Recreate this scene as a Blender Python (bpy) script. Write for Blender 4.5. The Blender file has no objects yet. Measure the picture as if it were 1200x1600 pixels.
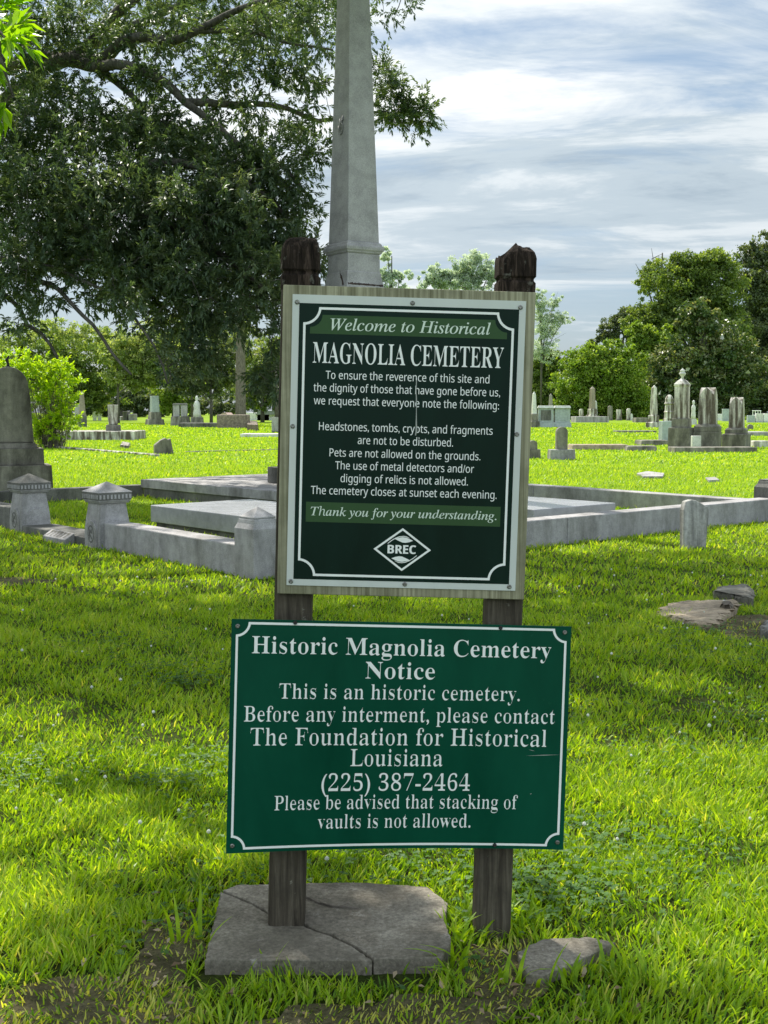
import bpy, math, random
import numpy as np
from mathutils import Vector, Matrix, noise as mnoise

# ------------------------------------------------------------------ scene, camera, sky, sun
sc = bpy.context.scene
COL = sc.collection
RNG = np.random.default_rng(7)
random.seed(7)
R = math.radians

H_CAM = 1.5
F_PX = 1880.0                        # focal length in pixels of the 1200 x 1600 frame
PITCH = math.atan(162 / F_PX)
cam = bpy.data.cameras.new('camera')
cam.sensor_fit = 'VERTICAL'
cam.sensor_height = 36
cam.lens = 36 * F_PX / 1600
cam.clip_start = 0.05
cam.clip_end = 3000
cam_o = bpy.data.objects.new('camera', cam)
cam_o.location = (0, 0, H_CAM)
cam_o.rotation_euler = (math.pi / 2 - PITCH, 0, 0)
COL.objects.link(cam_o)
sc.camera = cam_o

SUN_EL, SUN_AZ = R(54), R(-30)       # azimuth from +Y, negative = to the left
sun_vec = Vector((math.sin(SUN_AZ) * math.cos(SUN_EL), math.cos(SUN_AZ) * math.cos(SUN_EL), math.sin(SUN_EL)))
sl = bpy.data.lights.new('sun', 'SUN')
sl.energy = 5.0
sl.angle = R(0.53)
sl.color = (1.0, 0.95, 0.84)
so = bpy.data.objects.new('sun', sl)
so.rotation_euler = sun_vec.to_track_quat('Z', 'Y').to_euler()
COL.objects.link(so)

vs = sc.view_settings
vs.view_transform = 'Standard'
vs.look = 'None'
vs.exposure = 0.55
vs.gamma = 1.0
vs.use_curve_mapping = False
sc.cycles.max_bounces = 8
sc.cycles.transparent_max_bounces = 8
sc.cycles.transmission_bounces = 6
sc.cycles.diffuse_bounces = 3
sc.cycles.sample_clamp_indirect = 6

def build_world():
    w = bpy.data.worlds.new('World')
    sc.world = w
    w.use_nodes = True
    nt = w.node_tree
    nt.nodes.clear()
    N = nt.nodes.new
    L = nt.links.new
    out = N('ShaderNodeOutputWorld')
    bg = N('ShaderNodeBackground')
    bg.inputs[1].default_value = 0.074
    L(bg.outputs[0], out.inputs[0])
    sky = N('ShaderNodeTexSky')
    sky.sky_type = 'NISHITA'
    sky.sun_disc = False
    sky.sun_elevation = SUN_EL
    sky.sun_rotation = SUN_AZ
    sky.air_density = 1.0
    sky.dust_density = 1.6
    sky.ozone_density = 1.2
    tc = N('ShaderNodeTexCoord')
    sep = N('ShaderNodeSeparateXYZ')
    L(tc.outputs['Generated'], sep.inputs[0])
    def math_(op, a, b=None, clamp=False):
        n = N('ShaderNodeMath')
        n.operation = op
        n.use_clamp = clamp
        for i, v in enumerate((a, b)):
            if v is None: continue
            if isinstance(v, (int, float)): n.inputs[i].default_value = v
            else: L(v, n.inputs[i])
        return n.outputs[0]
    z = math_('ADD', math_('MAXIMUM', sep.outputs[2], 0.0), 0.16)
    u = math_('DIVIDE', sep.outputs[0], z)
    v = math_('DIVIDE', sep.outputs[1], z)
    cb = N('ShaderNodeCombineXYZ')
    L(u, cb.inputs[0]); L(v, cb.inputs[1])
    def nz(scale, sx, sy, rot, detail, rough, dist, off):
        mp = N('ShaderNodeMapping')
        mp.inputs['Scale'].default_value = (sx, sy, 1)
        mp.inputs['Rotation'].default_value = (0, 0, rot)
        mp.inputs['Location'].default_value = off
        L(cb.outputs[0], mp.inputs[0])
        n = N('ShaderNodeTexNoise')
        n.inputs['Scale'].default_value = scale
        n.inputs['Detail'].default_value = detail
        n.inputs['Roughness'].default_value = rough
        n.inputs['Distortion'].default_value = dist
        L(mp.outputs[0], n.inputs['Vector'])
        return n.outputs[0]
    def ramp(f, *stops):
        r = N('ShaderNodeValToRGB')
        e = r.color_ramp.elements
        while len(e) < len(stops): e.new(0.5)
        for el, (p, c) in zip(e, stops):
            el.position = p
            el.color = (*c, 1) if isinstance(c, tuple) else (c, c, c, 1)
        r.color_ramp.interpolation = 'EASE'
        L(f, r.inputs[0])
        return r.outputs[0]
    big = nz(0.9, 0.55, 1.15, R(8), 9, 0.58, 0.55, (3.1, 1.7, 0))
    fine = nz(2.3, 0.7, 1.6, R(-6), 10, 0.62, 0.7, (7.7, 2.2, 0))
    shade = nz(1.0, 0.6, 1.35, R(7), 11, 0.64, 0.9, (1.3, 8.4, 0))
    low = ramp(sep.outputs[2], (0.03, 0.20), (0.16, 0.0))
    cover = ramp(math_('SUBTRACT', math_('ADD', math_('MULTIPLY', big, 0.66), math_('MULTIPLY', fine, 0.34)), low), (0.35, 0.0), (0.49, 1.0))
    tone = ramp(math_('ADD', math_('MULTIPLY', shade, 0.72), math_('MULTIPLY', fine, 0.28)),
                (0.34, (2.9, 3.85, 4.75)), (0.44, (4.3, 5.25, 6.0)), (0.52, (6.5, 7.15, 7.6)), (0.63, (8.7, 8.95, 9.1)))
    # the veil of light round the sun's side of the sky
    dot = N('ShaderNodeVectorMath')
    dot.operation = 'DOT_PRODUCT'
    dot.inputs[1].default_value = sun_vec
    L(tc.outputs['Generated'], dot.inputs[0])
    glow = math_('POWER', math_('MAXIMUM', dot.outputs['Value'], 0.0), 3.0)
    gl = N('ShaderNodeMix'); gl.data_type = 'RGBA'; gl.blend_type = 'ADD'
    gl.inputs[0].default_value = 1
    L(tone, gl.inputs[6])
    gm = N('ShaderNodeMix'); gm.data_type = 'RGBA'; gm.blend_type = 'MIX'
    L(glow, gm.inputs[0])
    gm.inputs[6].default_value = (0, 0, 0, 1)
    gm.inputs[7].default_value = (5.5, 5.5, 5.3, 1)
    L(gm.outputs[2], gl.inputs[7])
    blue = N('ShaderNodeMix'); blue.data_type = 'RGBA'
    blue.inputs[0].default_value = 0.45
    L(sky.outputs[0], blue.inputs[6])
    blue.inputs[7].default_value = (3.6, 5.3, 7.2, 1)
    mx = N('ShaderNodeMix'); mx.data_type = 'RGBA'
    L(cover, mx.inputs[0]); L(blue.outputs[2], mx.inputs[6]); L(gl.outputs[2], mx.inputs[7])
    # unseen sky behind the viewer brightened, added to lift the faces turned to camera
    opp = N('ShaderNodeVectorMath')
    opp.operation = 'DOT_PRODUCT'
    opp.inputs[1].default_value = Vector((0.2, -0.96, 0.16)).normalized()
    L(tc.outputs['Generated'], opp.inputs[0])
    mr = N('ShaderNodeMapRange')
    mr.interpolation_type = 'SMOOTHSTEP'
    mr.inputs[1].default_value = 0.1; mr.inputs[2].default_value = 0.85
    mr.inputs[3].default_value = 1.0; mr.inputs[4].default_value = 2.1
    L(opp.outputs['Value'], mr.inputs[0])
    fx = N('ShaderNodeVectorMath')
    fx.operation = 'SCALE'
    L(mx.outputs[2], fx.inputs[0]); L(mr.outputs[0], fx.inputs['Scale'])
    L(fx.outputs[0], bg.inputs[0])
build_world()

# ------------------------------------------------------------------ helpers
def ray(px, py):
    a = (px - 600) / F_PX
    b = (800 - py) / F_PX
    c, s = math.cos(PITCH), math.sin(PITCH)
    return Vector((a, c + b * s, -s + b * c))

def at(px, py, Y):
    """point at distance Y in front of the camera"""
    d = ray(px, py)
    return d * (Y / d.y) + Vector((0, 0, H_CAM))

def gp(px, py, z=0.0):
    """point on the ground (or on a plane at height z)"""
    d = ray(px, py)
    p = d * ((z - H_CAM) / d.z) + Vector((0, 0, H_CAM))
    return p

def tag(o, label=None, cat=None, group=None, kind=None):
    if label: o['label'] = label
    if cat: o['category'] = cat
    if group: o['group'] = group
    if kind: o['kind'] = kind
    elif cat: o['kind'] = 'thing'
    return o

def thing(name, label, cat, loc=(0, 0, 0), rz=0.0, group=None):
    o = bpy.data.objects.new(name, None)
    o.empty_display_size = 0.2
    o.location = loc
    o.rotation_euler = (0, 0, rz)
    COL.objects.link(o)
    return tag(o, label, cat, group)

def copy_tree(o, parent=None):
    c = o.copy()
    COL.objects.link(c)
    if parent is not None: c.parent = parent
    for ch in list(o.children): copy_tree(ch, c)
    return c

def link_mesh(name, me, mat, parent=None, smooth=False, bevel=0.0, seg=2):
    if mat is not None: me.materials.append(mat)
    if smooth:
        me.polygons.foreach_set('use_smooth', np.ones(len(me.polygons), dtype=bool))
    o = bpy.data.objects.new(name, me)
    COL.objects.link(o)
    if parent is not None: o.parent = parent
    if bevel > 0:
        b = o.modifiers.new('bevel', 'BEVEL')
        b.width = bevel; b.segments = seg; b.limit_method = 'ANGLE'; b.angle_limit = R(40)
    return o

class MB:
    def __init__(s):
        s.v = []; s.f = []
    def add(s, vs, fs):
        n = len(s.v)
        s.v += [tuple(v) for v in vs]
        s.f += [tuple(n + i for i in f) for f in fs]
    def frustum(s, z0, z1, a0, b0, a1, b1, cx=0, cy=0, dx=0, dy=0):
        """box whose plan half-sizes go from (a0,b0) at z0 to (a1,b1) at z1"""
        vs = [(cx + sx * a0, cy + sy * b0, z0) for sx, sy in ((-1, -1), (1, -1), (1, 1), (-1, 1))]
        vs += [(cx + dx + sx * a1, cy + dy + sy * b1, z1) for sx, sy in ((-1, -1), (1, -1), (1, 1), (-1, 1))]
        s.add(vs, [(3, 2, 1, 0), (4, 5, 6, 7), (0, 1, 5, 4), (1, 2, 6, 5), (2, 3, 7, 6), (3, 0, 4, 7)])
        return s
    def box(s, x0, x1, y0, y1, z0, z1):
        return s.frustum(z0, z1, (x1 - x0) / 2, (y1 - y0) / 2, (x1 - x0) / 2, (y1 - y0) / 2, (x0 + x1) / 2, (y0 + y1) / 2)
    def stack(s, prof, cx=0, cy=0):
        """square-plan profile [(half, z), ...] closed at both ends"""
        n = len(s.v)
        for h, z in prof:
            s.v += [(cx + sx * h, cy + sy * h, z) for sx, sy in ((-1, -1), (1, -1), (1, 1), (-1, 1))]
        m = len(prof)
        s.f.append((n + 3, n + 2, n + 1, n))
        for i in range(m - 1):
            for k in range(4):
                s.f.append((n + 4 * i + k, n + 4 * i + (k + 1) % 4, n + 4 * i + 4 + (k + 1) % 4, n + 4 * i + 4 + k))
        t = n + 4 * (m - 1)
        s.f.append((t, t + 1, t + 2, t + 3))
        return s
    def prism(s, poly, z0, z1):
        n = len(poly)
        vs = [(x, y, z0) for x, y in poly] + [(x, y, z1) for x, y in poly]
        fs = [tuple(reversed(range(n))), tuple(range(n, 2 * n))]
        fs += [(i, (i + 1) % n, n + (i + 1) % n, n + i) for i in range(n)]
        s.add(vs, fs)
        return s
    def slabx(s, poly, y0, y1):
        """outline in x/z given thickness along y"""
        n = len(poly)
        vs = [(x, y0, z) for x, z in poly] + [(x, y1, z) for x, z in poly]
        fs = [tuple(range(n)), tuple(reversed(range(n, 2 * n)))]
        fs += [((i + 1) % n, i, n + i, n + (i + 1) % n) for i in range(n)]
        s.add(vs, fs)
        return s
    def lathe(s, prof, n=16, cx=0, cy=0):
        b = len(s.v)
        for r, z in prof:
            s.v += [(cx + r * math.cos(2 * math.pi * k / n), cy + r * math.sin(2 * math.pi * k / n), z) for k in range(n)]
        for i in range(len(prof) - 1):
            for k in range(n):
                s.f.append((b + n * i + k, b + n * i + (k + 1) % n, b + n * (i + 1) + (k + 1) % n, b + n * (i + 1) + k))
        s.f.append(tuple(b + n - 1 - k for k in range(n)))
        s.f.append(tuple(b + n * (len(prof) - 1) + k for k in range(n)))
        return s
    def tube(s, pts, rad, n=6):
        pts = [Vector(p) for p in pts]
        b = len(s.v)
        m = len(pts)
        for i, p in enumerate(pts):
            t = (pts[min(i + 1, m - 1)] - pts[max(i - 1, 0)])
            if t.length < 1e-9: t = Vector((0, 0, 1))
            t.normalize()
            a = t.cross(Vector((0.31, 0.17, 0.93)))
            if a.length < 1e-3: a = t.cross(Vector((1, 0, 0)))
            a.normalize()
            c = t.cross(a)
            r = rad[i] if hasattr(rad, '__len__') else rad
            for k in range(n):
                an = 2 * math.pi * k / n
                s.v.append(tuple(p + a * (r * math.cos(an)) + c * (r * math.sin(an))))
        for i in range(m - 1):
            for k in range(n):
                s.f.append((b + n * i + k, b + n * i + (k + 1) % n, b + n * (i + 1) + (k + 1) % n, b + n * (i + 1) + k))
        s.f.append(tuple(b + n - 1 - k for k in range(n)))
        s.f.append(tuple(b + n * (m - 1) + k for k in range(n)))
        return s
    def mesh(s, name):
        me = bpy.data.meshes.new(name)
        me.from_pydata(s.v, [], s.f)
        me.update()
        return me
    def build(s, name, mat, parent=None, bevel=0.0, smooth=False, seg=2):
        return link_mesh(name, s.mesh(name), mat, parent, smooth, bevel, seg)

def fast_mesh(name, verts, loops, starts, totals, attrs=None):
    me = bpy.data.meshes.new(name)
    me.vertices.add(len(verts))
    me.vertices.foreach_set('co', np.ascontiguousarray(verts, dtype=np.float32).ravel())
    me.loops.add(len(loops))
    me.loops.foreach_set('vertex_index', np.ascontiguousarray(loops, dtype=np.int32))
    me.polygons.add(len(starts))
    me.polygons.foreach_set('loop_start', np.ascontiguousarray(starts, dtype=np.int32))
    me.polygons.foreach_set('loop_total', np.ascontiguousarray(totals, dtype=np.int32))
    for k, a in (attrs or {}).items():
        at_ = me.attributes.new(k, 'FLOAT', 'POINT')
        at_.data.foreach_set('value', np.ascontiguousarray(a, dtype=np.float32))
    me.update()
    me.validate()
    return me

# ------------------------------------------------------------------ materials
class NT:
    def __init__(s, name):
        s.m = bpy.data.materials.new(name)
        s.m.use_nodes = True
        s.t = s.m.node_tree
        s.t.nodes.clear()
        s.out = s.n('ShaderNodeOutputMaterial')
    def n(s, k): return s.t.nodes.new(k)
    def l(s, a, b): s.t.links.new(a, b)
    def coord(s, kind='Object', scale=(1, 1, 1), rot=(0, 0, 0)):
        tc = s.n('ShaderNodeTexCoord')
        mp = s.n('ShaderNodeMapping')
        mp.inputs['Scale'].default_value = scale
        mp.inputs['Rotation'].default_value = rot
        s.l(tc.outputs[kind], mp.inputs[0])
        return mp.outputs[0]
    def noise(s, vec, scale, detail=6, rough=0.55, dist=0.0):
        n = s.n('ShaderNodeTexNoise')
        n.inputs['Scale'].default_value = scale
        n.inputs['Detail'].default_value = detail
        n.inputs['Roughness'].default_value = rough
        n.inputs['Distortion'].default_value = dist
        s.l(vec, n.inputs['Vector'])
        return n.outputs[0]
    def ramp(s, f, *stops):
        r = s.n('ShaderNodeValToRGB')
        e = r.color_ramp.elements
        while len(e) < len(stops): e.new(0.5)
        for el, (p, c) in zip(e, stops):
            el.position = p
            el.color = (*c, 1) if isinstance(c, tuple) else (c, c, c, 1)
        s.l(f, r.inputs[0])
        return r.outputs[0]
    def mix(s, f, a, b, mode='MIX'):
        m = s.n('ShaderNodeMix')
        m.data_type = 'RGBA'; m.blend_type = mode
        for i, v in ((0, f), (6, a), (7, b)):
            if isinstance(v, (int, float)): m.inputs[i].default_value = v
            elif isinstance(v, tuple): m.inputs[i].default_value = (*v, 1)
            else: s.l(v, m.inputs[i])
        return m.outputs[2]
    def bsdf(s, col, rough=0.8, spec=0.3, bump=None, bstr=0.3, bdist=0.01, metal=0.0):
        b = s.n('ShaderNodeBsdfPrincipled')
        if isinstance(col, tuple): b.inputs['Base Color'].default_value = (*col, 1)
        else: s.l(col, b.inputs['Base Color'])
        if isinstance(rough, (int, float)): b.inputs['Roughness'].default_value = rough
        else: s.l(rough, b.inputs['Roughness'])
        b.inputs['Specular IOR Level'].default_value = spec
        b.inputs['Metallic'].default_value = metal
        if bump is not None:
            bp = s.n('ShaderNodeBump')
            bp.inputs['Strength'].default_value = bstr
            bp.inputs['Distance'].default_value = bdist
            s.l(bump, bp.inputs['Height'])
            s.l(bp.outputs[0], b.inputs['Normal'])
        return b.outputs[0]
    def done(s, sh):
        s.l(sh, s.out.inputs[0])
        return s.m

def stone(name, base, dark, amount=0.5, speck=0.0, scale=3.0, streak=0.25, rough=0.85, spec=0.25, fine=60, w=0.16):
    """weathered stone: blotches of lichen and run-off streaks over the base colour"""
    m = NT(name)
    c = m.coord()
    cs = m.coord(scale=(1, 1, streak))
    n1 = m.noise(cs, scale, 9, 0.65, 0.4)
    n2 = m.noise(c, fine, 4, 0.6)
    f = m.ramp(n1, (max(0.02, 0.5 - w + (0.5 - amount) * 0.5), 0.0), (min(0.98, 0.5 + w + (0.5 - amount) * 0.5), 1.0))
    col = m.mix(f, base, dark)
    lo = 1.0 - speck if speck else 0.82
    hi = 1.0 + speck * 0.6 if speck else 1.08
    col = m.mix(1.0, col, m.ramp(n2, (0.35, lo), (0.65, hi)), 'MULTIPLY')
    n3 = m.noise(c, scale * 4.3, 7, 0.62)
    col = m.mix(1.0, col, m.ramp(n3, (0.32, 0.78), (0.6, 1.06)), 'MULTIPLY')
    return m.done(m.bsdf(col, rough, spec, m.noise(c, fine * 0.7, 6, 0.65), 0.35, 0.006))

M = {}
M['granite'] = stone('grey_granite', (0.40, 0.385, 0.39), (0.17, 0.162, 0.155), 0.40, 0.34, 2.6, 0.3, 0.7, 0.35, 160, w=0.13)
M['granite_shaft'] = stone('pale_granite', (0.40, 0.385, 0.395), (0.30, 0.29, 0.295), 0.4, 0.22, 1.2, 0.2, 0.7, 0.3, 70)
M['granite_dark'] = stone('dark_weathered_granite', (0.21, 0.205, 0.19), (0.07, 0.07, 0.062), 0.5, 0.25, 2.5, 0.25, 0.8, 0.3, 80)
M['polished'] = stone('polished_ledger_granite', (0.37, 0.37, 0.39), (0.26, 0.26, 0.27), 0.35, 0.2, 1.3, 1.0, 0.2, 0.5, 120)
M['marble_stained'] = stone('stained_marble', (0.72, 0.69, 0.63), (0.12, 0.098, 0.078), 0.56, 0.12, 3.2, 0.14, w=0.085)
M['marble_dark'] = stone('blackened_marble', (0.33, 0.31, 0.265), (0.075, 0.07, 0.058), 0.52, 0.15, 2.2, 0.25)
M['marble_pale'] = stone('pale_marble', (0.66, 0.66, 0.62), (0.34, 0.33, 0.30), 0.35, 0.1, 2.0, 0.3)
M['marble_brown'] = stone('brown_stained_marble', (0.36, 0.31, 0.25), (0.14, 0.115, 0.09), 0.5, 0.12, 1.6, 0.2)
M['granite_blue'] = stone('blue_grey_granite', (0.40, 0.45, 0.45), (0.30, 0.34, 0.34), 0.4, 0.12, 1.4, 0.5, 0.55, 0.4)
M['white_paint'] = stone('whitewashed_masonry', (0.78, 0.78, 0.76), (0.6, 0.6, 0.58), 0.35, 0.06, 1.5, 0.5)
M['rubble'] = stone('old_brick_and_mortar', (0.33, 0.27, 0.21), (0.12, 0.10, 0.085), 0.5, 0.25, 6.0, 1.0)
M['sandstone'] = stone('tan_broken_stone', (0.42, 0.34, 0.25), (0.20, 0.16, 0.115), 0.45, 0.18, 5.0, 1.0)
M['grey_roof'] = stone('grey_metal_roof', (0.23, 0.25, 0.25), (0.18, 0.19, 0.19), 0.4, 0.06, 1.0)
M['pink'] = stone('faded_pink_plaster', (0.50, 0.36, 0.32), (0.38, 0.28, 0.25), 0.4, 0.06, 1.0)

def concrete():
    m = NT('weathered_concrete')
    c = m.coord()
    n1 = m.noise(c, 5.0, 10, 0.68, 0.3)
    col = m.ramp(n1, (0.30, (0.10, 0.088, 0.070)), (0.5, (0.20, 0.178, 0.146)), (0.7, (0.34, 0.31, 0.26)))
    n2 = m.noise(c, 95, 5, 0.7)
    col = m.mix(1.0, col, m.ramp(n2, (0.3, 0.5), (0.52, 1.0), (0.72, 1.6)), 'MULTIPLY')
    n3 = m.noise(c, 13, 8, 0.72)
    col = m.mix(m.ramp(n3, (0.61, 0.0), (0.66, 0.7)), col, (0.40, 0.37, 0.33))
    n4 = m.noise(c, 2.2, 6, 0.6, 0.5)
    col = m.mix(m.ramp(n4, (0.45, 0.0), (0.65, 0.6)), col, (0.085, 0.075, 0.058))
    h = m.mix(0.5, n2, n1)
    return m.done(m.bsdf(col, 0.92, 0.2, h, 0.6, 0.006))
M['concrete'] = concrete()

def wood_post():
    m = NT('dark_weathered_post')
    c = m.coord(scale=(22, 22, 1.3))
    g = m.noise(c, 3.0, 8, 0.65, 0.6)
    c2 = m.coord()
    n2 = m.noise(c2, 9, 7, 0.7)
    col = m.ramp(g, (0.30, (0.026, 0.021, 0.016)), (0.5, (0.075, 0.063, 0.047)), (0.72, (0.15, 0.13, 0.098)))
    col = m.mix(m.ramp(n2, (0.45, 0.0), (0.72, 0.65)), col, (0.035, 0.030, 0.024))
    # pale lichen and white chips
    n3 = m.noise(c2, 26, 6, 0.6)
    col = m.mix(m.ramp(n3, (0.66, 0.0), (0.70, 0.8)), col, (0.22, 0.21, 0.17))
    return m.done(m.bsdf(col, 0.92, 0.15, g, 0.7, 0.008))
M['post'] = wood_post()

def post_top():
    m = NT('rotted_post_top')
    c = m.coord(scale=(26, 26, 3))
    g = m.noise(c, 2.6, 9, 0.72, 0.8)
    col = m.ramp(g, (0.34, (0.008, 0.006, 0.005)), (0.5, (0.032, 0.023, 0.018)), (0.66, (0.12, 0.085, 0.068)))
    n3 = m.noise(m.coord(), 22, 6, 0.6)
    col = m.mix(m.ramp(n3, (0.60, 0.0), (0.66, 0.75)), col, (0.20, 0.19, 0.16))
    return m.done(m.bsdf(col, 0.95, 0.12, g, 1.0, 0.02))
M['post_top'] = post_top()

def backing():
    m = NT('weathered_treated_board')
    c = m.coord(scale=(1, 1, 0.02))
    g = m.noise(c, 120, 5, 0.6, 0.2)
    col = m.ramp(g, (0.3, (0.14, 0.13, 0.08)), (0.5, (0.27, 0.255, 0.17)), (0.72, (0.42, 0.40, 0.28)))
    n2 = m.noise(m.coord(), 4, 8, 0.7)
    col = m.mix(m.ramp(n2, (0.42, 0.0), (0.66, 0.55)), col, (0.09, 0.09, 0.05))
    return m.done(m.bsdf(col, 0.9, 0.15, g, 0.5, 0.003))
M['backing'] = backing()

def enamel(name, col, rough, dirt=0.25, spec=0.5):
    m = NT(name)
    c = m.coord()
    n = m.noise(m.coord(scale=(1, 1, 0.3)), 4.5, 9, 0.68, 0.4)
    k = m.mix(1.0, col, m.ramp(n, (0.3, 1 - dirt), (0.7, 1 + dirt * 0.5)), 'MULTIPLY')
    n2 = m.noise(c, 55, 5, 0.6)
    k = m.mix(m.ramp(n2, (0.68, 0.0), (0.74, 0.25)), k, tuple(min(1, x * 1.6 + 0.02) for x in col))
    r = m.ramp(n, (0.3, rough * 0.8), (0.7, rough * 1.25))
    return m.done(m.bsdf(k, r, spec))
M['dark_green'] = enamel('dark_green_sign_face', (0.0042, 0.018, 0.012), 0.4, 0.4, 0.12)
M['mid_green'] = enamel('moss_green_band', (0.036, 0.080, 0.030), 0.45, 0.15, 0.16)
M['bottle_green'] = enamel('bottle_green_sign_sheet', (0.0010, 0.061, 0.033), 0.4, 0.28, 0.12)
M['vinyl'] = enamel('white_vinyl', (0.80, 0.81, 0.78), 0.5, 0.06, 0.3)
M['vinyl_grey'] = enamel('greyed_white_panel', (0.56, 0.585, 0.55), 0.5, 0.10, 0.3)
M['vinyl_pale'] = enamel('pale_green_lettering', (0.62, 0.70, 0.60), 0.5, 0.06, 0.3)
def metal():
    m = NT('dull_screw_metal')
    c = m.coord()
    return m.done(m.bsdf(m.ramp(m.noise(c, 300, 3), (0.3, (0.09, 0.085, 0.08)), (0.7, (0.34, 0.33, 0.31))), 0.4, 0.5, metal=0.9))
M['metal'] = metal()
M['black'] = enamel('black_iron', (0.012, 0.012, 0.012), 0.5)
M['stain'] = enamel('dried_grey_drip', (0.34, 0.36, 0.33), 0.7, 0.4)
M['chip_blue'] = enamel('pale_plastic', (0.6, 0.68, 0.72), 0.5, 0.1)

def leaf_mat(name, c0, c1, c2, trans=0.45, rough=0.45, tcol=(1.25, 1.2, 0.35), spec=0.35):
    m = NT(name)
    a = m.n('ShaderNodeAttribute')
    a.attribute_name = 'tint'
    col = m.ramp(a.outputs['Fac'], (0.0, c0), (0.5, c1), (1.0, c2))
    b = m.bsdf(col, rough, spec)
    t = m.n('ShaderNodeBsdfTranslucent')
    m.l(m.mix(1.0, col, tcol, 'MULTIPLY'), t.inputs[0])
    x = m.n('ShaderNodeMixShader')
    x.inputs[0].default_value = trans
    m.l(b, x.inputs[1]); m.l(t.outputs[0], x.inputs[2])
    return m.done(x.outputs[0])

M['grass'] = leaf_mat('grass_blades', (0.050, 0.145, 0.018), (0.27, 0.43, 0.014), (0.54, 0.53, 0.17), 0.5, 0.42, (1.75, 1.6, 0.30), 0.3)
M['oak_leaf'] = leaf_mat('oak_leaves', (0.068, 0.110, 0.068), (0.112, 0.165, 0.088), (0.20, 0.235, 0.12), 0.30, 0.48, (1.5, 1.6, 0.6), 0.4)
M['near_leaf'] = leaf_mat('fresh_broad_leaves', (0.14, 0.27, 0.016), (0.22, 0.40, 0.018), (0.30, 0.46, 0.03), 0.5, 0.35, (1.6, 1.7, 0.3), 0.5)
M['shrub_leaf'] = leaf_mat('bright_shrub_leaves', (0.22, 0.36, 0.014), (0.34, 0.50, 0.02), (0.45, 0.56, 0.04), 0.5, 0.4, (1.5, 1.5, 0.4), 0.4)
M['tree_dark'] = leaf_mat('dark_evergreen_leaves', (0.07, 0.105, 0.055), (0.12, 0.165, 0.08), (0.20, 0.24, 0.11), 0.38, 0.45)
M['tree_mid'] = leaf_mat('mid_green_leaves', (0.085, 0.14, 0.040), (0.16, 0.24, 0.06), (0.29, 0.37, 0.10), 0.48, 0.5)
M['tree_bright'] = leaf_mat('bright_green_leaves', (0.11, 0.20, 0.030), (0.21, 0.33, 0.045), (0.34, 0.44, 0.08), 0.45, 0.5)
M['tree_hazy'] = leaf_mat('haze_paled_leaves', (0.42, 0.50, 0.42), (0.50, 0.58, 0.48), (0.58, 0.64, 0.52), 0.5, 0.6, (1.2, 1.25, 0.9))  # distance haze is put into this pale grey-green leaf colour
M['tree_olive'] = leaf_mat('olive_sunlit_leaves', (0.17, 0.25, 0.08), (0.26, 0.34, 0.11), (0.40, 0.44, 0.20), 0.54, 0.5, (1.4, 1.35, 0.6))
M['tree_magnolia'] = leaf_mat('magnolia_leaves', (0.05, 0.10, 0.035), (0.11, 0.17, 0.055), (0.30, 0.31, 0.17), 0.34, 0.35, (1.4, 1.3, 0.5))
def bark(name, a, b):
    m = NT(name)
    c = m.coord(scale=(1, 1, 0.3))
    n = m.noise(c, 14, 9, 0.7, 0.4)
    return m.done(m.bsdf(m.ramp(n, (0.32, a), (0.68, b)), 0.95, 0.15, n, 0.9, 0.03))
M['bark'] = bark('oak_bark', (0.035, 0.032, 0.027), (0.17, 0.16, 0.135))
M['bark_grey'] = bark('grey_bark', (0.07, 0.06, 0.05), (0.24, 0.21, 0.18))
M['dead'] = leaf_mat('dead_leaves', (0.13, 0.085, 0.05), (0.24, 0.17, 0.10), (0.38, 0.31, 0.21), 0.15, 0.7, (1, 1, 1))
M['clover'] = leaf_mat('white_clover_heads', (0.55, 0.58, 0.5), (0.65, 0.68, 0.6), (0.7, 0.7, 0.65), 0.2, 0.7, (1, 1, 1))

def ground_mat():
    m = NT('lawn_soil')
    c = m.coord()
    n1 = m.noise(c, 0.28, 9, 0.68)
    n2 = m.noise(c, 18, 8, 0.7)
    col = m.ramp(n1, (0.3, (0.14, 0.24, 0.012)), (0.55, (0.215, 0.33, 0.016)), (0.75, (0.32, 0.37, 0.04)))
    col = m.mix(1.0, col, m.ramp(n2, (0.3, 0.55), (0.7, 1.2)), 'MULTIPLY')
    return m.done(m.bsdf(col, 0.95, 0.1, n2, 0.8, 0.03))
M['ground'] = ground_mat()
def soil_mat():
    m = NT('bare_soil')
    c = m.coord()
    n1 = m.noise(c, 7, 9, 0.7)
    n2 = m.noise(c, 70, 6, 0.7)
    col = m.ramp(n1, (0.3, (0.06, 0.056, 0.028)), (0.5, (0.13, 0.115, 0.062)), (0.72, (0.25, 0.22, 0.135)))
    col = m.mix(1.0, col, m.ramp(n2, (0.3, 0.5), (0.7, 1.35)), 'MULTIPLY')
    return m.done(m.bsdf(col, 0.95, 0.1, n2, 1.0, 0.02))
M['soil'] = soil_mat()

# ------------------------------------------------------------------ ground
gm = MB()
S = 250
gm.add([(-S, -25, 0), (S, -25, 0), (S, 410, 0), (-S, 410, 0)], [(0, 1, 2, 3)])
tag(gm.build('ground', M['ground']), kind='structure')

tm_ = NT('turf_thatch')
_c = tm_.coord()
_n1 = tm_.noise(_c, 6, 8, 0.7); _n2 = tm_.noise(_c, 60, 6, 0.7)
M['thatch'] = tm_.done(tm_.bsdf(tm_.mix(1.0, tm_.ramp(_n1, (0.3, (0.035, 0.060, 0.010)), (0.55, (0.065, 0.085, 0.018)), (0.75, (0.11, 0.10, 0.04))), tm_.ramp(_n2, (0.3, 0.4), (0.7, 1.3)), 'MULTIPLY'), 0.95, 0.1, _n2, 1.0, 0.03))

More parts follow.
